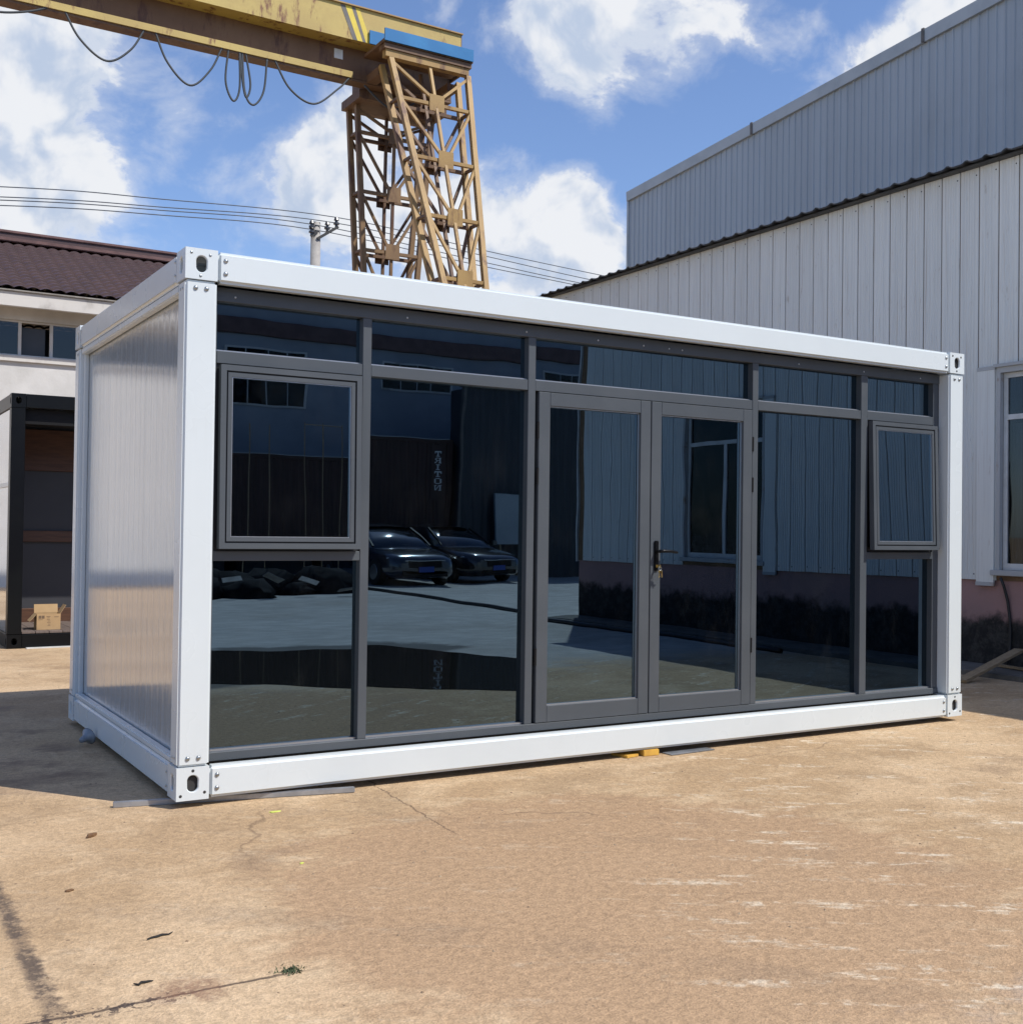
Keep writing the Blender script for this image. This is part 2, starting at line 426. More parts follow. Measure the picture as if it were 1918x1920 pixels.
M['yellowwood'] = pm('yellow_painted_wood', (.70, .42, .07), (.55, .30, .06), scale=12, rough=.6)

def crane_mat(name, base, base2, rust, lo, hi):
    m, t, b = new_mat(name)
    p = t.pos()
    c = t.mix(t.ramp(t.noise(p, 1.3, 5, .6), .35, .65), base, base2)
    r = t.noise(t.scalev(p, (2.2, 2.2, .55)), 1.8, 9, .68)
    c = t.mix(t.ramp(r, lo, hi), c, rust)
    t.l.new(c, b.inputs['Base Color']); b.inputs['Roughness'].default_value = .62
    t.l.new(t.bump(t.noise(p, 30, 4, .6), 1.0, .002), b.inputs['Normal'])
    return m
M['crane'] = crane_mat('ochre_crane_paint', (.39, .245, .085), (.32, .195, .068), (.13, .058, .030), .52, .66)
M['crane_dark'] = crane_mat('rusty_crane_paint_with_shade', (.17, .095, .048), (.135, .072, .035), (.08, .035, .022), .50, .66)  # rust plus shade put into the colour, for rear, inner and recessed steel
M['crane_leg'] = crane_mat('brown_leg_paint', (.24, .145, .065), (.19, .11, .052), (.10, .045, .026), .52, .66)  # rear leg in a browner, darker tone than the front leg
M['girder'] = crane_mat('yellow_girder_paint', (.50, .375, .115), (.43, .31, .10), (.18, .075, .035), .54, .64)
M['stripe_y'] = pm('bright_yellow_stripe', (.72, .56, .06), (.62, .47, .07), scale=4, rough=.6)
M['stripe_k'] = pm('grey_black_stripe', (.11, .105, .10), (.17, .15, .13), scale=4, rough=.6)
M['bluesheet'] = pm('blue_sheet', (.012, .15, .36), (.02, .19, .42), scale=2, rough=.4)
M['cable'] = pm('grey_cable', (.05, .058, .065), rough=.6)
M['wire'] = pm('aluminium_wire', (.10, .115, .135), rough=.5, metal=.3)
M['pole'] = pm('concrete_pole', (.36, .34, .31), (.28, .26, .24), scale=4, rough=.9)
M['ceram'] = pm('dark_ceramic', (.05, .05, .055), rough=.3)
M['tile'] = pm('brown_roof_tile', (.085, .048, .045), (.062, .036, .036), scale=2.5, rough=.45, lo=.3, hi=.7)
M['tilecap'] = pm('brown_ridge_cap', (.16, .085, .075), (.10, .05, .045), scale=3, rough=.5)
M['render'] = pm('white_render', (.66, .655, .645), (.52, .515, .50), scale=.9, rough=.9, bump=.003, bscale=20)
M['fascia'] = pm('stained_white_fascia', (.62, .60, .57), (.30, .28, .26), scale=1.6, stretch=(1, 1, .6), rough=.9, lo=.5, hi=.75)
M['deck'] = pm('brown_deck_board', (.15, .115, .10), (.11, .085, .075), scale=8, stretch=(8, 1, 1), rough=.7, vary=.12)
M['walnut'] = pm('walnut_panel', (.115, .055, .032), (.07, .034, .021), scale=5, stretch=(1, 1, 9), rough=.45)
M['darkwall'] = pm('charcoal_wall', (.042, .043, .050), (.055, .057, .066), scale=.7, rough=.4)
M['carton'] = pm('cardboard', (.46, .31, .16), (.40, .265, .135), scale=5, rough=.9)
M['ink'] = pm('dark_print', (.16, .11, .07), rough=.9)
M['brownbox'] = pm('brown_container_paint', (.055, .021, .016), (.04, .016, .013), scale=2, rough=.5)
M['workshop'] = pm('grey_workshop_render', (.34, .36, .40), (.27, .29, .33), scale=.6, rough=.9)
M['letter'] = pm('white_lettering', (.75, .75, .74), rough=.6)
M['greywall'] = clad_mat('charcoal_cladding', (.045, .05, .06), (.036, .042, .05), (.03, .03, .03), .2)
M['carblue'] = pm('dark_blue_car_paint', (.012, .02, .035), rough=.18, coat=1.0, spec=.7)
M['carblack'] = pm('black_car_paint', (.008, .009, .012), rough=.16, coat=1.0, spec=.7)
M['tyre'] = pm('tyre_rubber', (.012, .012, .012), rough=.8)
M['rim'] = pm('alloy_rim', (.35, .36, .38), rough=.3, metal=.9)
M['lamp'] = pm('headlamp_glass', (.55, .58, .6), rough=.08, coat=1.0)
M['plateblue'] = pm('blue_number_plate', (.02, .06, .30), rough=.4)
M['tarp'] = pm('dark_tarpaulin', (.014, .014, .016), (.025, .025, .027), scale=3, rough=.9, spec=.1)
M['rubber'] = pm('black_hose', (.015, .015, .016), rough=.5)
M['leaf'] = pm('brown_leaf', (.16, .085, .035), (.10, .05, .025), scale=40, rough=.8)
M['bulbgrey'] = pm('grey_plastic', (.20, .23, .27), (.28, .31, .35), scale=20, rough=.4)
M['gritmat'] = pm('brown_grit', (.22, .15, .09), (.42, .33, .22), scale=20, rough=.9)
M['lime'] = pm('lime_scrap', (.55, .60, .12), rough=.7)
M['grass'] = pm('moss_green', (.06, .09, .045), (.10, .12, .06), scale=40, rough=.9)
def water_mat():
    m, t, b = new_mat('standing_water')
    b.inputs['Base Color'].default_value = (.035, .03, .024, 1); b.inputs['Roughness'].default_value = .015
    b.inputs['IOR'].default_value = 1.33; b.inputs['Specular IOR Level'].default_value = .5
    return m
M['water'] = water_mat()

# ================================================================== GROUND
g = MB(); S = 900.0
g.quad((-S, -S, GZ), (S, -S, GZ), (S, S, GZ), (-S, S, GZ))
g.build('ground', M['ground'], kind='structure')
# the shallow puddle in the yard, mirrored in the glazing
def puddle(pts, name, z):
    poly = []
    n = len(pts)
    for i in range(n):
        p0, p1, p2, p3 = (Vector(pts[(i+k-1) % n]) for k in range(4))
        for k in range(8):
            t = k/8
            q = .5*((2*p1) + (p2-p0)*t + (2*p0-5*p1+4*p2-p3)*t*t + (3*p1-p0-3*p2+p3)*t**3)
            poly.append((q.x + .10*math.sin(len(poly)*.33)+random.uniform(-.012, .012), q.y + .10*math.sin(len(poly)*.27+1)+.03*math.sin(len(poly)*.8)+random.uniform(-.012, .012), z))
    m = MB(); m.quad(*poly)
    return m.build(name, M['water'], kind='structure')
puddle([(1.5, -4.35), (2.1, -3.85), (2.8, -3.2), (3.7, -2.6), (4.3, -2.9), (4.9, -4.0), (5.0, -4.9), (4.5, -5.9), (3.9, -6.5), (3.1, -6.9), (2.2, -7.0), (1.4, -6.7), (.9, -5.6), (.9, -4.5)], 'puddle', GZ+.004)

# ================================================================== WHITE CABIN
L_, D_, H_ = 6.03, 2.894, 2.80
cab = thing('glass_front_cabin', 'white steel-framed portable cabin with a dark glazed front, nearest to the camera', 'cabin')
P = .166      # post / casting width
ZB, ZT = .166, 2.642

def slot_pts(w_, h_, n=24):
    pts = []
    r = w_/2; s = h_/2 - r
    for i in range(n):
        a = 2*math.pi*i/n
        pts.append((r*math.cos(a), r*math.sin(a) + (s if math.sin(a) >= 0 else -s)))
    return pts
def hole_face(m, org, ux, uz, nrm, W, H, hw, hh, cx=None, cz=None):
    """a plate W x H from org along ux, uz with an obround hole, rolled rim and a short throat inwards"""
    org, ux, uz, nrm = map(Vector, (org, ux, uz, nrm))
    cx = W/2 if cx is None else cx; cz = H/2 if cz is None else cz
    sp = slot_pts(hw, hh); n = len(sp); o = len(m.v)
    P3 = lambda a, b, d=0: tuple(org + ux*a + uz*b - nrm*d)
    for (a, b) in sp:     # outer square: cast ray from the centre
        dx, dz = a, b
        k = min((((W-cx) if dx > 0 else cx)/abs(dx)) if abs(dx) > 1e-6 else 1e9, (((H-cz) if dz > 0 else cz)/abs(dz)) if abs(dz) > 1e-6 else 1e9)
        m.v.append(P3(cx+dx*k, cz+dz*k))
    for (a, b) in sp: m.v.append(P3(cx+a*1.16, cz+b*1.10))
    for (a, b) in sp: m.v.append(P3(cx+a, cz+b, .005))
    for (a, b) in sp: m.v.append(P3(cx+a, cz+b, .014))
    for L in range(3):
        for i in range(n):
            j = (i+1) % n
            m.f.append((o+L*n+i, o+L*n+j, o+(L+1)*n+j, o+(L+1)*n+i))
    # square corners
    corners = [P3(0, 0), P3(W, 0), P3(W, H), P3(0, H)]
    for c in corners:
        best = sorted(range(n), key=lambda i: (Vector(m.v[o+i])-Vector(c)).length)
        i, j = best[0], best[1]
        m.v.append(c); m.f.append((o+i, len(m.v)-1, o+j))

bolt_me = None
def dome_mesh(r, h):
    m = MB(); rings = 4; n = 10
    m.v.append((0, -h, 0))
    for k in range(1, rings+1):
        a = k/rings*math.pi/2
        for i in range(n):
            t = 2*math.pi*i/n
            m.v.append((r*math.sin(a)*math.cos(t), -h*math.cos(a), r*math.sin(a)*math.sin(t)))
    for i in range(n): m.f.append((0, 1+i, 1+(i+1) % n))
    for k in range(rings-1):
        for i in range(n):
            m.f.append((1+k*n+i, 1+(k+1)*n+i, 1+(k+1)*n+(i+1) % n, 1+k*n+(i+1) % n))
    me = m.mesh('bolt', smooth=True); return me
bolt_big = dome_mesh(.0125, .009); bolt_big.materials.append(M['zinc'])
bolt_small = dome_mesh(.0075, .003); bolt_small.materials.append(M['zinc'])
hole_small = dome_mesh(.008, .0015); hole_small.materials.append(M['dark_hole'])
screw_me = dome_mesh(.006, .004); screw_me.materials.append(M['bead'])
def bolt(me, x, y, z, parent, face='front'):
    rz = {'front': 0, 'left': -math.pi/2, 'right': math.pi/2}[face]
    return link('bolt', me, parent, (x, y, z), (0, 0, rz))

for ix, X0 in ((0, 0.0), (1, L_-P)):
    for iy, Y0 in ((0, 0.0), (1, D_-P)):
        for iz, Z0 in ((0, 0.0), (1, ZT)):
            Hc = ZB if iz == 0 else H_-ZT
            m = MB()
            fy = Y0 if iy == 0 else Y0+P
            fx = X0 if ix == 0 else X0+P
            hw, hh = (.055, .083)
            ccz = Hc*.54 if iz == 0 else Hc*.46
            hole_face(m, (X0, fy, Z0), (1, 0, 0), (0, 0, 1), (0, -1 if iy == 0 else 1, 0), P, Hc, hw, hh)
            hole_face(m, (fx, Y0, Z0), (0, 1, 0), (0, 0, 1), (-1 if ix == 0 else 1, 0, 0), P, Hc, hw, hh)
            a, b, c, d = (X0, X0+P, Y0, Y0+P); e, f_ = Z0, Z0+Hc
            m.quad((a, c, e), (b, c, e), (b, d, e), (a, d, e)); m.quad((a, c, f_), (b, c, f_), (b, d, f_), (a, d, f_))
            ox = b if ix == 0 else a; oy = d if iy == 0 else c
            m.quad((ox, c, e), (ox, d, e), (ox, d, f_), (ox, c, f_)); m.quad((a, oy, e), (b, oy, e), (b, oy, f_), (a, oy, f_))
            cc = m.build('corner_casting', M['white'], cab)
            if not (ix == 0 and iz == 1): bx('casting_hole_shade', M['dark_hole'], cc, X0+.02, X0+P-.02, Y0+.02, Y0+P-.02, Z0+.02, Z0+Hc-.02)  # dark block added in the hollow casting: the holes' inner shade as colour
            if iy == 0:
                zz = ((.022, .025), (P-.022, .035), (P/2, Hc-.018)) if iz == 0 else ((.03, Hc-.025), (P-.04, Hc-.03), (P/2-.005, .018))
                for bxx, bz in zz:
                    bolt(bolt_small if (iz == 1 and ix == 0) else hole_small, X0+bxx, -.0005, Z0+bz, cc)
            if ix == 0:
                for dz_ in (.045, .115):
                    bolt(bolt_small, -.001, (Y0+P+.03) if iy == 0 else Y0-.03, Z0+dz_, cab, 'left')
# posts and beams (2-3 mm shy of the castings)
for ix, X0 in ((0, 0.0), (1, L_-P)):
    for iy, Y0 in ((0, 0.0), (1, D_-P)):
        dx0 = .002 if ix == 0 else 0; dx1 = 0 if ix == 0 else .002
        post = bx('post', M['white'], cab, X0+dx0, X0+P-dx1, Y0+(.002 if iy == 0 else .03), Y0+P-(.03 if iy == 0 else .002), ZB+.003, ZT-.004, .012, 3)
        if iy == 0:
            for zz in (ZB+.045, ZT-.045):
                for q in (.055, .11): bolt(bolt_big, X0+q, .0015, zz, post)
            if ix == 0:
                for zz in (ZB+.045, ZT-.045):
                    for q in (.05, .09): bolt(bolt_small, .001, q, zz, post, 'left')
        elif ix == 0:
            for zz in (ZB+.045, ZT-.045):
                for q in (.05, .09): bolt(bolt_small, .001, Y0+q, zz, post, 'left')
BEAM = .0025
for nm, z0, z1 in (('bottom_beam', .0, ZB), ('top_beam', ZT-.006, H_)):
    for Y0, Y1 in ((BEAM, .075), (D_-.075, D_-BEAM)):
        o = bx(nm, M['white'], cab, P+.002, L_-P-.002, Y0, Y1, z0+.0015, z1-.0025, .016, 3)
        if Y0 < 1:
            for X0 in (P+.042, L_-P-.042):
                for q in (.05, .117): bolt(bolt_big, X0, BEAM, z0+q, o)
    for X0, X1 in ((BEAM, .08), (L_-.08, L_-BEAM)):
        o = bx(nm, M['white'], cab, X0, X1, P+.002, D_-P-.002, z0+.0015, z1-.0025, .016, 3)
# lips of the left-side frame that carry the wall sheet
bx('wall_sill', M['white'], cab, .012, .058, P+.004, D_-P-.004, ZB+.001, ZB+.032, .006)
bx('wall_head', M['white'], cab, .012, .058, P+.004, D_-P-.004, ZT-.05, ZT-.009, .006)
# fluted wall sheets on the left side
def fluted(name, y0, y1, x, parent, mat, z0, z1, pitch=.0255, depth=.0007):
    m = MB(); n = int((y1-y0)/pitch*6); cols = []
    for i in range(n+1):
        y = y0+(y1-y0)*i/n
        d = depth*(.5+.5*math.cos(2*math.pi*y/pitch)) * (1 if (int(y/pitch) % 5) else 1.7)
        cols.append((x-d, y))
    for (a, y) in cols: m.v += [(a, y, z0), (a, y, z1)]
    for i in range(n): m.f.append((2*i, 2*i+2, 2*i+3, 2*i+1))
    o = len(m.v); m.v += [(x+.05, y0, z0), (x+.05, y0, z1), (x+.05, y1, z0), (x+.05, y1, z1)]
    m.f += [(o, o+1, o+3, o+2), (0, 1, o+1, o), (2*n, 2*n+1, o+3, o+2)]
    ob = m.build(name, mat, parent)
    for p in ob.data.polygons:
        if p.index < n: p.use_smooth = True
    return ob
ys = (P-.025, 1.045, 1.995, D_-P+.025)
for i in range(3):
    fluted('wall_sheet', ys[i]+.0015, ys[i+1]-.0015, .062, cab, M['panel'], ZB+.02, ZT-.02)
bx('wall_edge_trim', M['white'], cab, .035, .060, D_-P-.032, D_-P+.03, ZB+.03, ZT-.04, .003)
# roof, rear wall, right wall, floor
bx('roof', M['white'], cab, .09, L_-.09, .085, D_-.085, H_-.055, H_-.02)
bx('ceiling', M['interior'], cab, .12, L_-.12, .16, D_-.10, ZT-.09, ZT-.06)
bx('floor', M['floor'], cab, .12, L_-.12, .18, D_-.10, .10, .20)
bx('rear_wall', M['interior'], cab, P+.004, L_-P-.004, D_-.14, D_-.085, ZB, ZT)
bx('right_wall', M['interior'], cab, L_-.15, L_-.09, P, D_-P, ZB, ZT)

# --- glazed front
FY0, FY1 = .098, .165           # face and back of the aluminium members
GY = .148                       # glass
def fr(name, x0, x1, z0, z1, parent=cab, y0=FY0, y1=FY1, mat='frame', bev=.0022):
    return bx(name, M[mat], parent, x0, x1, y0, y1, z0, z1, bev, 1)
XL, XR = P+.003, L_-P-.003
ZH0, ZH1 = 2.562, ZT-.008
ZS0, ZS1 = ZB+.002, .213
fr('head_rail', XL, XR, ZH0, ZH1, y0=.094)
fr('sill_rail', XL, XR, ZS0, ZS1, y0=.092)
fr('jamb', XL, .196, ZS1+.001, ZH0-.001)
fr('jamb', 5.795, XR, ZS1+.001, ZH0-.001)
mull = [(1.020, 1.072), (2.108, 2.160), (3.928, 3.980), (4.998, 5.066)]
for a, b in mull: fr('mullion', a, b, ZS1+.001, ZH0-.001, y0=.0955)
TZ0, TZ1 = 2.238, 2.302
bays = [(.196, 1.020), (1.072, 2.108), (2.160, 3.928), (3.980, 4.998), (5.066, 5.795)]
for a, b in bays: fr('transom', a+.001, b-.001, TZ0, TZ1)
for k in (0, 4):
    a, b = bays[k]; fr('middle_rail', a+.001, b-.001, 1.206, 1.258)
def pane(x0, x1, z0, z1, y=GY, parent=cab, bead=True):
    px, pz = (x0+x1)/2, (z0+z1)/2
    m = MB().box(x0-px, x1-px, -.003, .003, z0-pz, z1-pz)
    o = m.build('glass_pane', M['glass'], parent, loc=(px, y, pz), rot=(random.uniform(-.0022, .0022), 0, random.uniform(-.002, .002)))
    return o
for k, (a, b) in enumerate(bays):
    pane(a-.006, b+.006, TZ1-.006, ZH0+.006)
    fr('glazing_bead', a+.0005, b-.0005, TZ1+.0005, TZ1+.009, y0=.122, y1=.144, mat='bead', bev=0)
for k in (1, 3):
    a, b = bays[k]; pane(a-.006, b+.006, ZS1-.006, TZ0+.006)
    fr('glazing_bead', a+.0005, b-.0005, ZS1+.0005, ZS1+.010, y0=.118, y1=.144, mat='bead', bev=0)
for k in (0, 4):
    a, b = bays[k]; pane(a-.006, b+.006, ZS1-.006, 1.212)
    fr('glazing_bead', a+.0005, b-.0005, ZS1+.0005, ZS1+.010, y0=.118, y1=.144, mat='bead', bev=0)
for x in (.29, .47+.82, 2.09, 2.62, 2.98, 3.19, 3.30, 4.36, 5.02, 5.64):
    bolt(screw_me, x, .094, ZH0+.028, cab)

# awning sashes (hinged at the top, slightly open)
def sash(x0, x1, z0, z1, tilt, label):
    piv = link('awning_sash', None, cab, ((x0+x1)/2, .080, z1), (-math.radians(tilt), 0, 0), label=label)
    w2 = (x1-x0)/2; h = z1-z0
    def ring(name, x, zt, zb, wd, y0, y1, mat='frame'):
        m = MB()
        m.box(-x, x, y0, y1, zt-wd, zt); m.box(-x, x, y0, y1, zb, zb+wd)
        m.box(-x, -x+wd, y0, y1, zb+wd, zt-wd); m.box(x-wd, x, y0, y1, zb+wd, zt-wd)
        return m.build(name, M[mat], piv, 0)
    ring('sash_frame', w2, 0, -h, .030, -.020, .022)
    ring('sash_rebate', w2-.0305, -.0305, -h+.0305, .008, -.008, .020, 'gasket')
    ring('sash_bead', w2-.039, -.039, -h+.039, .022, -.016, .018)
    ring('glazing_bead', w2-.0615, -.0615, -h+.0615, .004, -.011, .012, 'bead')
    m = MB().box(-w2+.06, w2-.06, -.003, .003, -h+.06, -.06)
    m.build('glass_pane', M['glass'], piv, loc=(0, .003, 0))
    return piv
def sash_backing(x0, x1, z0, z1):
    m = MB(); y0, y1 = .112, .150; wd = .035
    m.box(x0, x1, y0, y1, z1-wd, z1); m.box(x0, x1, y0, y1, z0, z0+wd); m.box(x0, x0+wd, y0, y1, z0+wd, z1-wd); m.box(x1-wd, x1, y0, y1, z0+wd, z1-wd)
    m.build('window_surround', M['gasket'], cab)
sash_backing(.1965, 1.0195, 1.2585, 2.2375); sash_backing(5.0665, 5.7945, 1.2585, 2.2375)
sash(.211, 1.003, 1.270, 2.229, .75, 'top-hung window sash left of the door')
sash(5.080, 5.800, 1.276, 2.229, 1.6, 'top-hung window sash by the right post, open a crack')

# double door
def leaf(x0, x1, hinge, name_label):
    z0, z1 = .216, 2.234
    l = link('door_leaf', None, cab, (0, 0, 0), label=name_label)
    wd = .082; y0, y1 = .089, .150
    m = MB(); g_ = .0006
    for (a, b, c, d) in ((x0, x0+wd, z0, z1), (x1-wd, x1, z0, z1)):
        fr('stile', a, b, c, d, l, y0, y1, bev=.003)
    fr('top_rail', x0+wd+g_, x1-wd-g_, z1-wd, z1-.0005, l, y0+.0006, y1, bev=.002)
    fr('bottom_rail', x0+wd+g_, x1-wd-g_, z0+.0005, z0+.10, l, y0+.0006, y1, bev=.002)
    a, b, c, d = x0+wd, x1-wd, z0+.10, z1-wd
    m = MB(); bw = .006
    m.box(a+.0005, b-.0005, .104, .12, d-bw, d-.0005); m.box(a+.0005, b-.0005, .104, .12, c+.0005, c+bw)
    m.box(a+.0005, a+bw, .104, .12, c+bw, d-bw); m.box(b-bw, b-.0005, .104, .12, c+bw, d-bw)
    m.build('glazing_bead', M['bead'], l)
    px, pz = (a+b)/2, (c+d)/2
    MB().box(a-px-.004, b-px+.004, -.003, .003, c-pz-.004, d-pz+.004).build('glass_pane', M['glass'], l, loc=(px, .126, pz), rot=(random.uniform(-.001, .001), 0, random.uniform(-.0025, .0025)))
    for hz in (.62, 1.72, 2.0):
        xh = x0-.006 if hinge == 'l' else x1+.006
        MB().tube([(xh, .092, hz-.05), (xh, .092, hz+.05)], .009, 10).build('hinge', M['blackmatt'], l, smooth=False)
    return l
dl = leaf(2.184, 3.043, 'l', 'left leaf of the glazed double door')
dr = leaf(3.050, 3.922, 'r', 'right leaf of the glazed double door, with the lever handle')
hx, hz0 = 3.093, 1.135
bx('handle_plate', M['black'], dr, hx-.017, hx+.017, .077, .0885, hz0, hz0+.195, .004)
hd = MB(); hd.tube([(hx, .079, 1.262), (hx, .045, 1.262)], .010, 10); hd.build('handle_boss', M['black'], dr, smooth=True)
MB().tube([(hx-.004, .040, 1.263), (hx+.03, .038, 1.264), (hx+.08, .036, 1.263), (hx+.132, .038, 1.256), (hx+.142, .041, 1.254)], [.010, .011, .0095, .009, .006], 10).build('lever_handle', M['black'], dr, smooth=True)
MB().tube([(hx, .078, 1.165), (hx, .070, 1.165)], .010, 12).build('lock_cylinder', M['brass'], dr)
# bunch of keys in the lock
kt = thing('key_bunch', 'small bunch of brass keys hanging from the lock of the cabin door', 'keys', (hx, .069, 1.165))
kb = MB(); kb.box(-.003, .003, -.030, 0, -.010, .010); kb.build('lock_key', M['brass'], kt)
ring = MB(); pts = [(.012*math.cos(a), -.026, -.014+.012*math.sin(a)) for a in [2*math.pi*i/16 for i in range(17)]]
ring.tube(pts, .0014, 6).build('split_ring', M['zinc'], kt)
for i, (dx_, rot) in enumerate(((-.004, .15), (.006, -.25), (.012, -.5))):
    kk = MB()
    kk.tube([(0, -.001, 0), (0, .001, 0)], .010, 12); kk.box(-.003, .003, -.001, .001, -.040, -.008); kk.box(.003, .006, -.001, .001, -.036, -.028)
    kk.build('key', M['brass'], kt, loc=(dx_, -.027-.003*i, -.034), rot=(0, rot, .4*i))

# ================================================================== SMALL THINGS AROUND THE CABIN
# square tube lying under the near corner
tb = Vector((-.262, .20, 0)); te = Vector((.943, -.055, 0))
mt = MB(); mt.bar((tb.x, tb.y, GZ+.014), (te.x, te.y, GZ+.016), .028, .028, (0, 0, 1))
mt.build('square_tube', M['galv'], bevel=.003, label='galvanised square steel tube lying under the near corner of the white cabin', cat='steel tube')
# shims that carry the cabin
def timber(name, lo, hi, mat, label, cat, group=None, rz=0):
    cx, cy = (lo[0]+hi[0])/2, (lo[1]+hi[1])/2
    m = MB().box(lo[0]-cx, hi[0]-cx, lo[1]-cy, hi[1]-cy, lo[2], hi[2])
    return m.build(name, M[mat], bevel=.003, loc=(cx, cy, 0), rot=(0, 0, rz), label=label, cat=cat, group=group)
timber('wood_block', (2.80, .01, GZ), (2.91, .15, GZ+.018), 'yellowwood', 'flat yellow wood block lying lower under the cabin front below the doors', 'wood block', None, .2)
timber('wood_block', (2.95, .0, GZ+.0), (3.07, .14, GZ+.039), 'yellowwood', 'taller yellow wood block wedged tight under the cabin front beam', 'wood block', None, -.04)
timber('steel_sheet_offcut', (3.12, -.05, GZ), (3.50, .05, GZ+.006), 'galv', 'blue-grey sheet offcut lying flat under the cabin front beam', 'metal offcut', None, .05)
for nm, q in (('support_block', (.30, .30)), ('support_block', (L_-.3, .30)), ('support_block', (.30, D_-.3)), ('support_block', (L_-.3, D_-.3))):
    pass
sb = [((.10, .35), 'concrete levelling slab under the near left corner of the cabin'), ((L_-.40, .30), 'concrete levelling slab under the front right corner of the cabin'), ((.10, D_-.45), 'concrete levelling slab under the rear left corner of the cabin'), ((L_-.4, D_-.45), 'concrete levelling slab under the rear right corner of the cabin')]
for (x, y), lab in sb:
    bx('levelling_slab', M['concrete'], None, x, x+.3, y, y+.2, GZ, -.001, .003, label=lab, cat='slab', group='levelling slabs under the cabin')
# grey lamp-cup shaped plastic piece by the left sill
cup = MB(); prof = [(.0, .016), (.018, .020), (.035, .022), (.050, .030), (.066, .048), (.072, .056), (.070, .050)]
cup.tube([(0, a, 0) for a, _ in prof], [b for _, b in prof], 16)
cup.build('plastic_cup', M['bulbgrey'], smooth=True, loc=(-.10, 1.90, GZ+.045), rot=(.25, 0, -.95), label='small grey plastic bell-shaped cup lying in the shade left of the white cabin', cat='plastic cup')
# dry leaf / clod
def lump(name, mat, loc, sx, sy, sz, label, cat, rz=0, seed=1, group=None):
    rnd = random.Random(seed); bm = bmesh.new(); bmesh.ops.create_icosphere(bm, subdivisions=2, radius=1)
    for v in bm.verts:
        k = 1+rnd.uniform(-.28, .28); v.co = Vector((v.co.x*sx*k, v.co.y*sy*k, max(v.co.z, -.35)*sz*k))
    me = D.meshes.new(name); bm.to_mesh(me); bm.free(); me.materials.append(mat)
    return link(name, me, None, loc, (0, 0, rz), label, cat, group)
lump('brown_leaf', M['leaf'], (-.465, -.315, GZ+.004), .030, .014, .013, 'curled dry brown leaf on the sunlit ground, left of the near cabin corner', 'leaf', .7, 3)
lump('dark_chip', M['leaf'], (-.70, -1.09, GZ+.002), .018, .010, .006, 'dark brown chip at the left edge of the sunlit ground', 'chip', .2, 4)
lump('lime_scrap', M['lime'], (.42, -.27, GZ+.002), .03, .012, .004, 'lime green paper scrap on the ground in front of the cabin post', 'paper scrap', .1, 5)
lump('lime_scrap', M['lime'], (.22, -1.17, GZ+.002), .011, .008, .003, 'tiny lime green fleck on the ground, nearer to the camera', 'paper scrap', .6, 6)
lump('paper_scrap', M['winframe'], (7.05, -.25, GZ+.004), .05, .03, .01, 'white paper scrap on the ground near the right edge by the shed shadow', 'paper scrap', .6, 8)
# short dark twigs
def twig(loc, ln, rz, label, seed):
    rnd = random.Random(seed); m = MB(); pts = []
    for i in range(6): pts.append(((i/5-.5)*ln, rnd.uniform(-.006, .006), .003+rnd.uniform(0, .003)))
    m.tube(pts, [.002, .004, .0045, .004, .003, .0015], 6).build('twig', M['tyre'], loc=(loc[0], loc[1], GZ), rot=(0, 0, rz), label=label, cat='twig', group='dark twigs on the ground')
twig((-.52, -1.76), .10, .25, 'dark flat twig in the middle of the left foreground', 1)
twig((-.668, -2.15), .06, .1, 'short dark twig just above the slab crack at bottom left', 2)
twig((-1.02, -.36), .05, .5, 'short dark twig at the left picture edge beside the cabin shadow', 3)
# moss tuft in the crack
mo = MB()
for i in range(170):
    a = random.uniform(0, 6.28); r = abs(random.gauss(0, .028)); x, y = r*math.cos(a), r*math.sin(a)*.8; h = random.uniform(.004, .013); q = random.uniform(0, 6.28); wv_ = .0035
    mo.quad((x-wv_*math.cos(q), y-wv_*math.sin(q), 0), (x+wv_*math.cos(q), y+wv_*math.sin(q), 0), (x+random.uniform(-.006, .006), y+random.uniform(-.006, .006), h))
mo.build('moss_tuft', M['grass'], loc=(-.235, -2.27, GZ), label='little green moss tuft growing in the slab crack at the bottom', cat='moss', kind='stuff')
# gravel and grit scattered over the slab
gr = MB(); rnd = random.Random(11)
for i in range(1500):
    x = rnd.uniform(-2.5, 8); y = rnd.uniform(-3.4, 6)
    if 0 < x < 6.03 and 0 < y < 2.9: continue
    s_ = rnd.choice([.0025, .003, .004, .005, .008]); o = len(gr.v); a = rnd.uniform(0, 6.28)
    ca, sa = math.cos(a)*s_, math.sin(a)*s_
    gr.v += [(x+ca, y+sa, GZ), (x-sa*.8, y+ca*.8, GZ), (x-ca*1.2, y-sa*1.2, GZ), (x+sa, y-ca, GZ), (x, y, GZ+s_*.7)]
    gr.f += [(o, o+1, o+4), (o+1, o+2, o+4), (o+2, o+3, o+4), (o+3, o, o+4)]
gr.build('grit', M['gritmat'], label='fine grit scattered over the sandy concrete yard', cat='grit', kind='stuff')

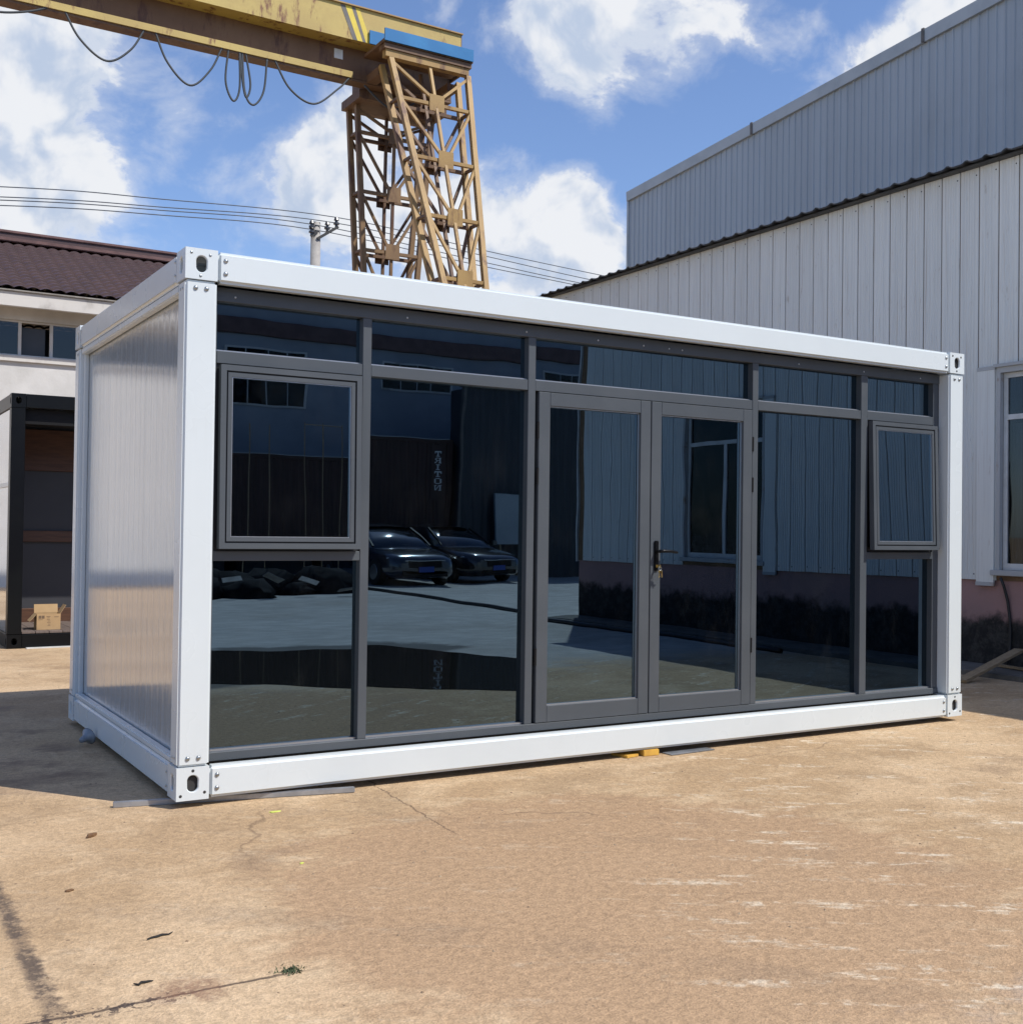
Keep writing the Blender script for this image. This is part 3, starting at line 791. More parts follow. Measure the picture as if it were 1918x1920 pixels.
# ================================================================== LEAN-TO SHED ON THE RIGHT
SX = 9.253; YN = -9.60; YF = 11.0; EZ = 5.44; CB = .915
shed = thing('clad_shed', 'long pale-clad shed with dark corrugated eave at the right of the cabin', 'shed')
bx('plinth_wall', M['plinth'], shed, SX+.02, SX+.26, YN+.001, YF-.001, GZ, CB+.03)
PITCH_ = .2445; Y_REF = 2.036
def shed_panel_mesh(z0, z1, name):
    m = MB(); wd = PITCH_-.010
    prof = [(0.0, .010), (.004, .002), (.014, 0.0)]
    for k in range(1, 6):
        c = .014 + (wd-.028)*k/6
        prof += [(c-.008, 0.0), (c-.003, .005), (c+.003, .005), (c+.008, 0.0)]
    prof += [(wd-.014, 0.0), (wd-.004, .002), (wd, .010)]
    for (y, x) in prof: m.v += [(x, y, z0), (x, y, z1)]
    for i in range(len(prof)-1): m.f.append((2*i, 2*i+2, 2*i+3, 2*i+1))
    me = m.mesh(name); me.materials.append(M['clad']); return me
pm_full = shed_panel_mesh(CB, EZ-.01, 'cladding_panel')
WZ0, WZ1 = 1.03, 3.20
pm_top = shed_panel_mesh(WZ1+.02, EZ-.01, 'cladding_panel')
k0 = math.ceil((YN-Y_REF)/PITCH_); k1 = math.floor((YF-Y_REF)/PITCH_)
wins = [(Y_REF-7*PITCH_, Y_REF), (Y_REF-37*PITCH_, Y_REF-30*PITCH_), (Y_REF+15*PITCH_, Y_REF+22*PITCH_)]
screw_dark = dome_mesh(.009, .004); screw_dark.materials.append(M['dark_hole'])
for k in range(k0, k1):
    y = Y_REF+k*PITCH_
    inw = any(a-.01 < y+.1 < b for a, b in wins)
    o = link('cladding_panel', pm_top if inw else pm_full, shed, (SX-.012, y+.005, 0))
    for zz in ((EZ-.09,) if inw else (EZ-.09, CB+.06)):
        link('screw', screw_dark, o, (.001, .03, zz), (0, 0, -math.pi/2))
# backing wall behind the joints, open at the windows
mbk = MB(); edges = sorted(wins)
yy = YN
for a, b in edges:
    mbk.box(SX+.004, SX+.15, yy, a, CB+.001, EZ-.02); mbk.box(SX+.004, SX+.15, a, b, WZ1+.01, EZ-.02); mbk.box(SX+.004, SX+.15, a, b, CB+.001, WZ0); yy = b
mbk.box(SX+.004, SX+.15, yy, YF, CB+.001, EZ-.02)
mbk.build('backing_wall', M['rustback'], shed)
bx('end_wall', M['clad'], shed, SX+.16, 15.9, YN, YN+.12, GZ, EZ-.05)
bx('end_wall', M['clad'], shed, SX+.16, 15.9, YF-.12, YF, GZ, EZ-.05)
bx('corner_trim', M['winframe'], shed, SX-.03, SX+.16, YN-.03, YN-.001, CB-.02, EZ-.03)
bx('rear_wall', M['clad'], shed, 15.75, 15.9, YN+.13, YF-.13, GZ, EZ+.2)
# shed windows
for wi, (a, b) in enumerate(wins):
    wn = link('window', None, shed, (0, 0, 0))
    f0, f1 = a+.012, b-.012
    t_ = MB(); x0, x1 = SX-.022, SX+.03
    t_.box(x0, x1, a, f0+.03, WZ0, WZ1); t_.box(x0, x1, f1-.03, b, WZ0, WZ1); t_.box(x0, x1, f0+.03, f1-.03, WZ1-.06, WZ1)
    t_.build('outer_trim', M['rust'], wn)
    bx('lintel_flashing', M['rust'], wn, SX-.05, SX+.002, a-.03, b+.03, WZ1+.001, WZ1+.035)
    bx('sill', M['rust'], wn, SX-.06, SX+.06, a-.05, b+.05, WZ0-.06, WZ0-.001, .006)
    bx('reveal_back', M['darkroom'], wn, SX+.30, SX+.32, a, b, WZ0, WZ1)
    xg = SX+.055
    fm = MB(); zt = 2.66
    def bar_(y0, y1, z0, z1): fm.box(xg-.02, xg+.02, y0, y1, z0, z1)
    g0, g1 = f0+.031, f1-.031; gm = (g0+g1)/2
    bar_(g0, g1, WZ1-.115, WZ1-.061); bar_(g0, g1, WZ0, WZ0+.07)
    bar_(g0, g0+.05, WZ0+.071, WZ1-.116); bar_(g1-.05, g1, WZ0+.071, WZ1-.116)
    fm.build('frame', M['winframe'], wn)
    bx('transom', M['winframe'], wn, xg-.024, xg+.018, g0+.051, g1-.051, zt-.025, zt+.03)
    bx('mullion', M['winframe'], wn, xg-.022, xg+.016, gm-.03, gm+.03, WZ0+.071, zt-.026)
    for (p0, p1, q0, q1) in ((g0+.045, gm-.028, WZ0+.065, zt-.02), (gm+.028, g1-.045, WZ0+.065, zt-.02), (g0+.045, g1-.045, zt+.025, WZ1-.11)):
        bx('glass_pane', M['wglass'], wn, xg-.003, xg+.003, p0, p1, q0, q1)
    if wi == 0:
        cu = MB(); n = 40
        for i in range(n+1):
            y = g1-.01-(.78)*i/n; x = SX+.17+.025*math.sin(i*1.3)+.01*math.sin(i*3.1)
            lift = .45*max(0, (i/n-.35))**1.6
            cu.v += [(x, y, WZ0+.02+lift), (x, y, zt-.05)]
        for i in range(n): cu.f.append((2*i, 2*i+2, 2*i+3, 2*i+1))
        cu.build('curtain', M['curtain'], wn, smooth=True)
    # capping strip beside the window
    bx('side_strip', M['clad'], wn, SX-.034, SX-.014, b+.02, b+.235, CB-.02, WZ1-.02)
    bx('strip_cap', M['rust'], wn, SX-.037, SX-.012, b+.015, b+.24, WZ1-.019, WZ1+.02)
    bx('strip_foot', M['rust'], wn, SX-.037, SX-.012, b+.015, b+.24, CB-.06, CB-.021)
# corrugated eave and roof
rf = MB(); n = int((YF+.2-YN+.2)/.03)
for i in range(n+1):
    y = YN-.2+(YF-YN+.4)*i/n
    ph = (y/.2445) % 1.0
    wv_ = .028*max(0, math.cos(2*math.pi*(ph-.5)))**2
    z = EZ+.02+wv_
    rf.v += [(9.07, y, z), (15.95, y, z+.62), (9.07, y, z-.014), (15.95, y, z+.606)]
for i in range(n):
    a = 4*i; b = a+4
    rf.f += [(a, b, b+1, a+1), (a+2, a+3, b+3, b+2), (a, a+2, b+2, b)]
rf.build('corrugated_roof', M['roofdark'], shed)
bx('eave_board', M['roofdark'], shed, 9.13, SX-.014, YN-.15, YF+.15, EZ-.012, EZ+.002)
# cable on the wall by the window, concrete apron, plank and rubble
MB().tube([(SX-.06, 1.95, .95), (SX-.03, 1.93, .86), (SX-.005, 1.90, .70), (SX-.003, 1.875, .52), (SX-.002, 1.868, .34), (SX-.004, 1.875, .12), (SX-.03, 1.90, GZ+.02)], .016, 8).build('wall_cable', M['rubber'], shed, smooth=True)
ap = MB(); ap.box(8.55, SX+.015, YN, YF, GZ-.02, GZ+.05)
ap.build('apron', M['apron'], bevel=.01, kind='structure')
pk = MB(); pk.bar((7.95, 1.48, GZ+.02), (9.05, 1.62, GZ+.26), .11, .028, (0, 0, 1))
pk.build('timber_plank', M['wood'], bevel=.002, label='weathered timber plank leaning low against the shed foot, right of the cabin', cat='plank')
pk = MB(); pk.bar((8.9, .9, GZ+.075), (9.1, 1.9, GZ+.07), .06, .025, (0, 0, 1))
pk.build('timber_batten', M['wood'], bevel=.002, label='thin dark batten lying along the shed foot behind the plank', cat='plank')
for i, (x, y, s_, lab) in enumerate([(8.75, 1.75, .05, 'small rubble lump on the apron left of the plank'), (8.95, 1.35, .06, 'larger rubble lump on the apron under the plank tip'), (8.85, 1.05, .04, 'smallest rubble lump on the apron at the right edge')]):
    lump('rubble_lump', M['concrete'], (x, y, GZ+.055), s_, s_*.8, s_*.6, lab, 'rubble', i, 20+i, 'rubble on the shed apron')

# ================================================================== TALL HALL BEHIND THE SHED
HX = 16.0; HY0, HY1 = -9.0, 17.67
def htop(y): return 10.03 - .086*(y-17.67)
hall = thing('steel_hall', 'tall grey ribbed steel hall rising behind the clad shed', 'hall')
HP = .18
def hall_panel():
    m = MB(); prof = [(0, 0), (.118, 0), (.130, -.022), (.152, -.022), (.164, 0), (HP, 0)]
    rise = .086*HP
    for (y, x) in prof: m.v += [(x, y, 0), (x, y, 10.0 - .086*y)]
    for i in range(len(prof)-1): m.f.append((2*i, 2*i+2, 2*i+3, 2*i+1))
    me = m.mesh('wall_sheet'); me.materials.append(M['hall']); return me
hm = hall_panel()
nP = int((HY1-HY0)/HP)
for k in range(nP):
    y = HY1-(k+1)*HP
    zt = htop(y) - .02
    link('wall_sheet', hm, hall, (HX, y, zt-10.0))
y0 = HY1+.05
for k in range(6):
    y1 = y0-4.6
    m = MB(); m.bar((HX-.03, y0-.012, htop(y0)-.09), (HX-.03, y1+.012, htop(y1)-.09), .09, .24, (0, 0, 1))
    m.build('verge_flashing', M['flash'], hall)
    m = MB(); m.bar((HX-.05, y1+.03, htop(y1)-.08), (HX-.05, y1-.03, htop(y1)-.08), .09, .26, (0, 0, 1)); m.build('flashing_joint', M['stripe_k'], hall)
    y0 = y1
bx('corner_trim', M['flash'], hall, HX-.045, HX+.12, HY1-.02, HY1+.05, GZ, htop(HY1)-.1)
mb = MB(); mb.v += [(HX+.05, HY0, GZ), (HX+.05, HY1, GZ), (HX+.05, HY1, htop(HY1)-.05), (HX+.05, HY0, htop(HY0)-.05), (HX+30, HY0, GZ), (HX+30, HY1, GZ), (HX+30, HY1, htop(HY1)-.05), (HX+30, HY0, htop(HY0)-.05)]
mb.f += [(0, 1, 2, 3), (4, 7, 6, 5), (0, 4, 5, 1), (1, 5, 6, 2), (2, 6, 7, 3), (3, 7, 4, 0)]
mb.build('hall_body', M['hall'], hall)

# ================================================================== BLACK CABIN (left, behind)
BY = 8.305; BX0 = .293; BL = 6.0; BD = 2.4; BH = 2.915
bc = thing('open_black_cabin', 'black steel-framed cabin with an open front, standing behind the white cabin', 'cabin', (BX0, BY, GZ))
def bb(name, mat, x0, x1, y0, y1, z0, z1, bev=.004, par=None): return bx(name, M[mat], par or bc, x0, x1, y0, y1, z0, z1, bev, 1)
for ix, x in ((0, 0), (1, BL-.155)):
    for iy, y in ((0, 0), (1, BD-.155)):
        for z, hh_ in ((0, .16), (BH-.16, .16)):
            m = MB()
            fy = y if iy == 0 else y+.155; fx = x if ix == 0 else x+.155
            hole_face(m, (x, fy, z), (1, 0, 0), (0, 0, 1), (0, -1 if iy == 0 else 1, 0), .155, hh_, .055, .075)
            hole_face(m, (fx, y, z), (0, 1, 0), (0, 0, 1), (-1 if ix == 0 else 1, 0, 0), .155, hh_, .055, .075)
            a, b, c, d, e, f_ = x, x+.155, y, y+.155, z, z+hh_
            m.quad((a, c, e), (b, c, e), (b, d, e), (a, d, e)); m.quad((a, c, f_), (b, c, f_), (b, d, f_), (a, d, f_))
            m.build('corner_casting', M['black'], bc)
        bb('post', 'black', x+.002, x+.153, y+.002, y+.153, .163, BH-.163)
for z in (0.001, BH-.158):
    bb('front_beam', 'black', .157, BL-.157, .003, .09, z, z+.157); bb('rear_beam', 'black', .157, BL-.157, BD-.09, BD-.003, z, z+.157)
    bb('side_beam', 'black', .003, .09, .157, BD-.157, z, z+.157); bb('side_beam', 'black', BL-.09, BL-.003, .157, BD-.157, z, z+.157)
bb('head_trim', 'blackmatt', .157, BL-.157, .10, .20, BH-.34, BH-.163)
bb('roof', 'black', .1, BL-.1, .1, BD-.1, BH-.05, BH-.02)
bb('ceiling', 'blackmatt', .1, BL-.1, .21, BD-.1, BH-.20, BH-.17)
bb('rear_wall', 'darkwall', .157, BL-.157, 1.45, 1.50, .17, BH-.2)
bb('side_wall', 'panel', .02, .07, .157, BD-.157, .163, BH-.163)
bb('side_wall_rail', 'bead', .008, .019, .157, BD-.157, 1.85, 1.90)
bb('side_wall', 'darkwall', BL-.07, BL-.02, .157, BD-.157, .163, BH-.163)
bb('timber_lining', 'walnut', .157, BL-.157, 1.40, 1.448, 2.10, 2.62)
bb('timber_strip', 'walnut', .157, BL-.157, 1.40, 1.448, 1.20, 1.34)
bb('timber_strip', 'walnut', .157, BL-.157, 1.40, 1.448, .17, .36)
bb('switch_plate', 'winframe', 1.10, 1.19, 1.39, 1.449, 1.36, 1.45)
for i in range(38):
    x = .16+i*.149
    if x > BL-.3: break
    b_ = MB().box(0, .143, .02, 1.39, .165, .19); b_.build('deck_board', M['deck'], bc, .002, 1, loc=(x, 0, 0))
bb('underfloor', 'blackmatt', .1, BL-.1, .1, BD-.1, .08, .16)
# cardboard box with flaps
cb = thing('cardboard_box', 'open cardboard box with raised flaps on the deck of the black cabin', 'box', (BX0+.34, BY+.17, GZ+.192))
bw, bd, bh = .262, .20, .185
bm_ = MB(); tk = .004
bm_.box(0, bw, 0, tk, 0, bh); bm_.box(0, bw, bd-tk, bd, 0, bh); bm_.box(0, tk, tk, bd-tk, 0, bh); bm_.box(bw-tk, bw, tk, bd-tk, 0, bh); bm_.box(tk, bw-tk, tk, bd-tk, 0, tk)
bm_.build('carton_body', M['carton'], cb)
MB().bar((bw/2, bd-.002, bh+.001), (bw/2, bd+.02, bh+.10), bw, .004, (0, 1, 0)).build('rear_flap', M['carton'], cb)
MB().bar((.002, bd/2, bh+.001), (-.075, bd/2, bh-.085), .004, bd-.01, (0, 1, 0)).build('left_flap', M['carton'], cb)
MB().bar((bw-.002, bd/2, bh+.001), (bw+.06, bd/2, bh+.10), .004, bd-.01, (0, 1, 0)).build('right_flap', M['carton'], cb)
mk = MB()
for (x, z, w_, h_) in ((.02, .13, .03, .035), (.055, .13, .03, .035), (.105, .15, .045, .006), (.115, .135, .025, .005), (.11, .115, .035, .005), (.12, .098, .03, .005), (.112, .08, .04, .005), (.125, .062, .025, .005), (.12, .045, .03, .005), (.19, .145, .05, .006), (.015, .115, .05, .005)):
    mk.quad((x, -.001, z), (x+w_, -.001, z), (x+w_, -.001, z+h_), (x, -.001, z+h_))
mk.build('print', M['ink'], cb)
MB().box(-.30, .22, -.03, .03, .0, .012).build('packing_strip', M['winframe'], loc=(BX0+.50, BY-.03, GZ), rot=(0, 0, .04), label='white packing strip lying on the ground at the foot of the black cabin', cat='strip')

# ================================================================== TILED BUILDING (left, far)
tb_ = thing('tiled_building', 'white rendered building with a dark brown tiled roof behind the black cabin', 'building')
TX0, TX1 = -14.0, 6.5; TY = 22.0
bx('lower_wall', M['render'], tb_, TX0, TX1, TY, TY+.3, GZ, 5.02)
bx('upper_wall', M['render'], tb_, TX0, TX1, TY, TY+.3, 5.97, 6.28)
bx('rear_wall', M['render'], tb_, TX0, TX1, TY+7.6, TY+7.9, GZ, 6.3)
bx('end_wall', M['render'], tb_, TX1-.3, TX1, TY+.31, TY+7.59, GZ, 6.3)
bx('end_wall', M['render'], tb_, TX0, TX0+.3, TY+.31, TY+7.59, GZ, 6.3)
bx('window_ledge', M['fascia'], tb_, TX0, TX1, TY-.07, TY+.31, 5.021, 5.16, .01)
rndw = random.Random(3)
x = 2.25-.035-.67*24; wi = 0
while x+.68*4 < TX1:
    wn = link('window', None, tb_)
    yg = TY+.12; a, b = x, x+.67*4
    fm = MB()
    for (r_, s_) in ((5.162, 5.20), (5.93, 5.968)): fm.box(a, b-.001, yg-.03, yg+.03, r_, s_)
    for i in range(4):
        c = a+.67*i; fm.box(c, c+.07, yg-.031, yg+.031, 5.2005, 5.9295)
    fm.build('frame', M['render'], wn)
    for i in range(4):
        if (i+wi) % 3: bx('glass_pane', M['wglass'], wn, a+.67*i+.067, a+.67*(i+1)+.003, yg-.004, yg+.004, 5.198, 5.932)
    bx('room_dark', M['darkroom'], wn, a, b, TY+1.2, TY+1.22, 5.0, 6.0)
    bx('curtain', M['darkwall'], wn, a+.1, a+.6, TY+.28, TY+.31, 5.16, 5.85)
    x += .67*4; wi += 1
bx('soffit', M['fascia'], tb_, TX0-.2, TX1+.2, TY-.65, TY+.3, 6.281, 6.36)
bx('fascia', M['fascia'], tb_, TX0-.2, TX1+.2, TY-.75, TY-.651, 6.14, 6.46, .01)
bx('gutter', M['concrete'], tb_, TX0-.2, TX1+.2, TY-.80, TY-.50, 6.461, 6.50, .01)
# tile roof with real waves and courses
EY, RY, EZ2, RZ = TY-.75, TY+3.9, 6.50, 8.52
NW = int((TX1-TX0+.4)/.27); NC = 17
def tile_slope(sgn):
    m = MB(); per = 8; cols = NW*per+1
    rows = []
    for c in range(NC):
        for e, lift in ((0.0, .055), (1.0, .012)):
            f_ = (c+e)/NC
            rows.append((f_, lift))
    for f_, lift in rows:
        for i in range(cols):
            u = i/per
            xx = TX0-.2+u*.27
            wz = .045*abs(math.sin(math.pi*u))
            yy_ = EY+(RY-EY)*f_
            if sgn < 0: yy_ = 2*RY-yy_
            m.v.append((xx, yy_, EZ2+(RZ-EZ2)*f_+lift+wz))
    for r_ in range(len(rows)-1):
        for i in range(cols-1):
            a = r_*cols+i; m.f.append((a, a+1, a+cols+1, a+cols))
    return m
tile_slope(1).build('roof_tiles', M['tile'], tb_, kind='stuff')
tile_slope(-1).build('roof_tiles', M['tile'], tb_, kind='stuff')
bx('ridge_cap', M['tilecap'], tb_, TX0-.25, TX1+.25, RY-.30, RY+.30, RZ+.02, RZ+.12, .02)
bx('ridge_cap', M['tile'], tb_, TX0-.25, TX1+.25, RY-.20, RY+.20, RZ+.121, RZ+.24, .01)
bx('ridge_cap', M['tilecap'], tb_, TX0-.25, TX1+.25, RY-.24, RY+.24, RZ+.241, RZ+.32, .02)
gm_ = MB()
for xx in (TX0+.02, TX1-.32):
    o = len(gm_.v); gm_.v += [(xx, TY, 6.28), (xx+.3, TY, 6.28), (xx, TY+7.8, 6.28), (xx+.3, TY+7.8, 6.28), (xx, RY, RZ), (xx+.3, RY, RZ)]
    gm_.f += [(o, o+2, o+4), (o+1, o+5, o+3), (o, o+4, o+5, o+1), (o+2, o+3, o+5, o+4)]
gm_.build('gable', M['render'], tb_)

# ================================================================== GANTRY CRANE
cr = thing('gantry_crane', 'rusty yellow gantry crane with lattice legs and a long girder over the yard', 'crane')
GX0, GX1 = -22.0, 9.06
def crb(name, mat, *a, bev=0): return bx(name, M[mat], cr, *a, bev)
crb('girder_box', 'girder', GX0, GX1, 13.95, 14.95, 10.48, 11.10)
crb('top_flange', 'crane', GX0, GX1+.03, 13.91, 14.99, 11.101, 11.125)
crb('lower_web', 'crane_dark', GX0, GX1-.05, 14.32, 14.40, 9.95, 10.479)  # its brown paints in the shade below the overhanging girder box
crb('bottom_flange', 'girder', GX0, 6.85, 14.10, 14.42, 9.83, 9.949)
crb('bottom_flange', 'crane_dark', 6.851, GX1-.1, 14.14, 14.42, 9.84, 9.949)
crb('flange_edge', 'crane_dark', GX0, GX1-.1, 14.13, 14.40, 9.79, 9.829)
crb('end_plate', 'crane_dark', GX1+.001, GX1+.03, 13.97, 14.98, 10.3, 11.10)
for (x0, x1, xb0, xb1, mt_) in ((6.517, 6.612, 6.783, 6.869, 'stripe_k'), (6.614, 6.739, 6.871, 6.977, 'stripe_y'), (6.741, 6.816, 6.979, 7.040, 'stripe_k'), (6.818, 6.90, 7.042, 7.15, 'stripe_y')):
    m = MB(); m.quad((x0, 13.946, 11.09), (x1, 13.946, 11.09), (xb1, 13.946, 10.485), (xb0, 13.946, 10.485)); m.build('warning_stripe', M[mt_], cr)
crb('maker_plate', 'winframe', 6.56, 6.73, 14.305, 14.319, 10.22, 10.40)
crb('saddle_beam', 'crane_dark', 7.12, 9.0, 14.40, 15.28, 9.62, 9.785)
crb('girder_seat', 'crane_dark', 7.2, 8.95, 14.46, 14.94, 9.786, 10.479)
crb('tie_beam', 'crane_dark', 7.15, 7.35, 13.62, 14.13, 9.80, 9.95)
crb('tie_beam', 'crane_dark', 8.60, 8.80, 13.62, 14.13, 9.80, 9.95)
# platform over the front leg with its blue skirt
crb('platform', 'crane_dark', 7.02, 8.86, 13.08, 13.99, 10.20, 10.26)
crb('blue_skirt', 'bluesheet', 7.02, 8.85, 13.045, 13.079, 10.215, 10.435)
crb('blue_skirt', 'bluesheet', 7.10, 7.42, 13.90, 13.93, 10.47, 10.72)
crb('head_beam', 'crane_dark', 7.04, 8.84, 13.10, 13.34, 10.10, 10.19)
crb('head_beam', 'crane', 7.08, 8.80, 13.13, 13.28, 9.97, 10.098)

def leg(top, bot, wt_, wb_, dep, gz, xc=8.0, mat='crane'):
    """lattice leg: four chords, gusset plates with V braces on the two broad faces"""
    (ty, tz), (by, bz) = top, bot
    def yc(z): return ty+(by-ty)*(tz-z)/(tz-bz)
    def hw(z): return max(.16, (wt_+(wb_-wt_)*(tz-z)/(tz-bz))/2)
    cw = .095
    for sy in (-1, 1):
        for sx in (-1, 1):
            m = MB(); zk = 3.0
            m.bar((xc+sx*hw(tz), yc(tz)+sy*dep/2, tz), (xc+sx*hw(zk), yc(zk)+sy*dep/2, zk), cw, cw, (0, 1, 0))
            m.bar((xc+sx*hw(zk), yc(zk)+sy*dep/2, zk), (xc+sx*hw(bz), yc(bz)+sy*dep/2, bz), cw, cw, (0, 1, 0))
            m.build('chord', M[mat], cr)
    prev = tz
    for k, z in enumerate(gz):
        for sy in (-1, 1):
            mm = M[mat] if sy < 0 else M['crane_dark']  # rear lattice face takes the darker paint: weaker light there put into colour
            y = yc(z)+sy*(dep/2)
            MB().box(xc-.15, xc+.15, y+sy*.052-.005, y+sy*.052+.005, z-.15, z+.15).build('gusset_plate', mm, cr)
            MB().bar((xc-hw(z)+.03, y, z-.02), (xc+hw(z)-.03, y, z-.02), .06, .07, (0, 1, 0)).build('crossbar', mm, cr)
            for sx in (-1, 1):
                MB().bar((xc+sx*(hw(prev-.08)-.03), yc(prev-.08)+sy*(dep/2+.004), prev-.08), (xc+sx*.09, y+sy*.004, z+.10), .05, .05, (0, 1, 0)).build('brace', mm, cr)
            MB().bar((xc, yc(prev)+sy*(dep/2-.004), prev), (xc, y-sy*.004, z), .055, .055, (0, 1, 0)).build('centre_strut', mm, cr)
        for sx in (-1, 1):
            MB().bar((xc+sx*hw(z), yc(z)-dep/2+.04, z-.02), (xc+sx*hw(z), yc(z)+dep/2-.04, z-.02), .05, .05, (1, 0, 0)).build('side_tie', M['crane_dark'], cr)  # inner ties, shade painted in likewise
        prev = z
leg((13.38, 9.96), (10.14, GZ+.45), 1.60, -.085, .40, [9.20, 8.05, 6.92, 5.75, 4.60, 3.45, 2.3])
leg((15.0, 9.62), (15.25, GZ+.45), 1.62, .30, .40, [9.13, 7.99, 6.86, 5.72, 4.6, 3.45, 2.3], 8.06, 'crane_leg')
crb('bogie_beam', 'crane', 7.75, 8.30, 8.9, 16.6, GZ+.12, GZ+.449)
for yb in (9.4, 16.1):
    MB().tube([(7.9, yb, GZ+.16), (8.15, yb, GZ+.16)], .16, 20).build('travel_wheel', M['dark_hole'], cr)
# far leg of the crane, beyond the left edge of the picture
for yb, yt in ((10.0, 13.2), (15.05, 14.80)):
    MB().bar((-19, yt, 9.80), (-19, yb, GZ), .5, .4, (0, 1, 0)).build('far_leg', M['crane'], cr)
# festoon cables
def spline(pts, n=10):
    out = []
    P_ = [Vector(p) for p in pts]; P_ = [2*P_[0]-P_[1]] + P_ + [2*P_[-1]-P_[-2]]
    for i in range(1, len(P_)-2):
        p0, p1, p2, p3 = P_[i-1:i+3]
        for k in range(n):
            t = k/n
            out.append(.5*((2*p1) + (p2-p0)*t + (2*p0-5*p1+4*p2-p3)*t*t + (3*p1-p0-3*p2+p3)*t**3))
    out.append(P_[-2]); return out
loops = [[(-.3, 9.90), (.304, 9.59), (.769, 9.588), (1.243, 9.72), (1.6, 9.90)],
 [(1.706, 9.925), (1.99, 9.445), (2.421, 9.169), (2.807, 9.437), (3.064, 9.898)],
 [(3.189, 9.91), (3.433, 9.368), (3.824, 9.054), (4.173, 9.392), (4.392, 9.876)],
 [(4.497, 9.891), (4.451, 9.264), (4.591, 8.942), (4.703, 9.175), (4.691, 9.869)],
 [(4.739, 9.88), (4.8, 9.148), (4.96, 8.942), (5.143, 9.22), (5.201, 9.841)],
 [(5.321, 9.868), (5.642, 9.374), (6.107, 9.196), (6.574, 9.571), (6.79, 9.82)],
 [(4.70, 9.88), (4.76, 9.3), (4.83, 9.05), (4.90, 9.3), (4.80, 9.86)],
 [(7.10, 9.75), (7.45, 9.50), (7.70, 9.42), (8.0, 9.52), (8.25, 9.72)]]
for lp in loops:
    MB().tube(spline([(x, 14.13, z) for x, z in lp]), .019, 6).build('festoon_cable', M['cable'], cr, smooth=True)

# ================================================================== UTILITY POLE AND WIRES
up_ = thing('utility_pole', 'round concrete utility pole with insulators between the crane leg and the cabin roof', 'utility pole', (12.34, 30, GZ))
MB().tube([(0, 0, 0), (0, 0, 11.52)], [.24, .155], 16).build('shaft', M['pole'], up_, smooth=True)
MB().bar((0, -.16, 10.95), (.72, -.16, 11.45), .09, .09).build('bracket_arm', M['dark_hole'], up_)
MB().bar((0, -.16, 11.2), (-.22, -.16, 11.0), .08, .08).build('bracket_arm', M['dark_hole'], up_)
ins_pos = [(.66, 11.45), (.34, 11.25), (-.20, 11.05), (-.20, 11.22)]
for (x, z) in ins_pos:
    m = MB(); m.tube([(x, -.16, z), (x, -.16, z+.06), (x, -.16, z+.07), (x, -.16, z+.13), (x, -.16, z+.14), (x, -.16, z+.20), (x, -.16, z+.21), (x, -.16, z+.30)], [.05, .05, .10, .10, .05, .05, .09, .06], 10)
    m.build('insulator', M['ceram'], up_)
wl = [[(-8, 9.6), (2.725, 11.033), (7.256, 11.406), (13.0, 11.72), (18.585, 11.398), (24.169, 11.138), (31, 10.9)],
      [(-8, 9.3), (2.731, 10.741), (7.26, 11.160), (12.68, 11.53), (18.588, 11.206), (23.497, 10.911), (31, 10.6)],
      [(-8, 9.2), (2.732, 10.649), (7.262, 11.061), (12.14, 11.36), (18.591, 10.976), (23.007, 10.729), (31, 10.4)],
      [(-8, 9.05), (2.735, 10.496), (7.265, 10.913), (12.14, 11.19), (18.594, 10.823), (22.716, 10.632), (31, 10.2)]]
for i, (pts, lab) in enumerate(zip(wl, ('topmost of the four overhead wires crossing the sky at left', 'second overhead wire from the top', 'third overhead wire from the top', 'lowest of the four overhead wires above the tiled roof'))):
    MB().tube(spline([(x, 29.84, z) for x, z in pts], 8), .017, 5).build('overhead_wire', M['wire'], label=lab, cat='wire', group='overhead wires on the utility pole')

# ================================================================== THE OTHER SIDE OF THE YARD (seen in the glazing)
ob = thing('white_workshop', 'white workshop with a brown roof edge, mirrored in the left panes', 'building')
WY = -27.5
bx('front_wall', M['workshop'], ob, -6, 30, WY-.3, WY, GZ, 7.2)
bx('roof_edge', M['tilecap'], ob, -6.3, 30.3, WY-.3, WY+.10, 7.205, 7.68, .02)
bx('parapet', M['workshop'], ob, -6, 30, WY-.6, WY-.05, 7.685, 9.2)
bx('rear_body', M['workshop'], ob, -5.9, 29.9, WY-8, WY-.31, GZ, 7.0)
for xw in (-3.2, 2.8, 8.75, 13.75, 20.0):
    wn = link('window', None, ob)
    bx('frame', M['fascia'], wn, xw-.06, xw+2.5, WY+.001, WY+.03, 5.75, 6.85)
    for i in range(4): bx('glass_pane', M['wglass'], wn, xw+i*.61, xw+.57+i*.61, WY+.031, WY+.04, 5.81, 6.79); bx('room_dark', M['darkroom'], wn, xw+i*.61, xw+.57+i*.61, WY+.0305, WY+.0308, 5.81, 6.79)
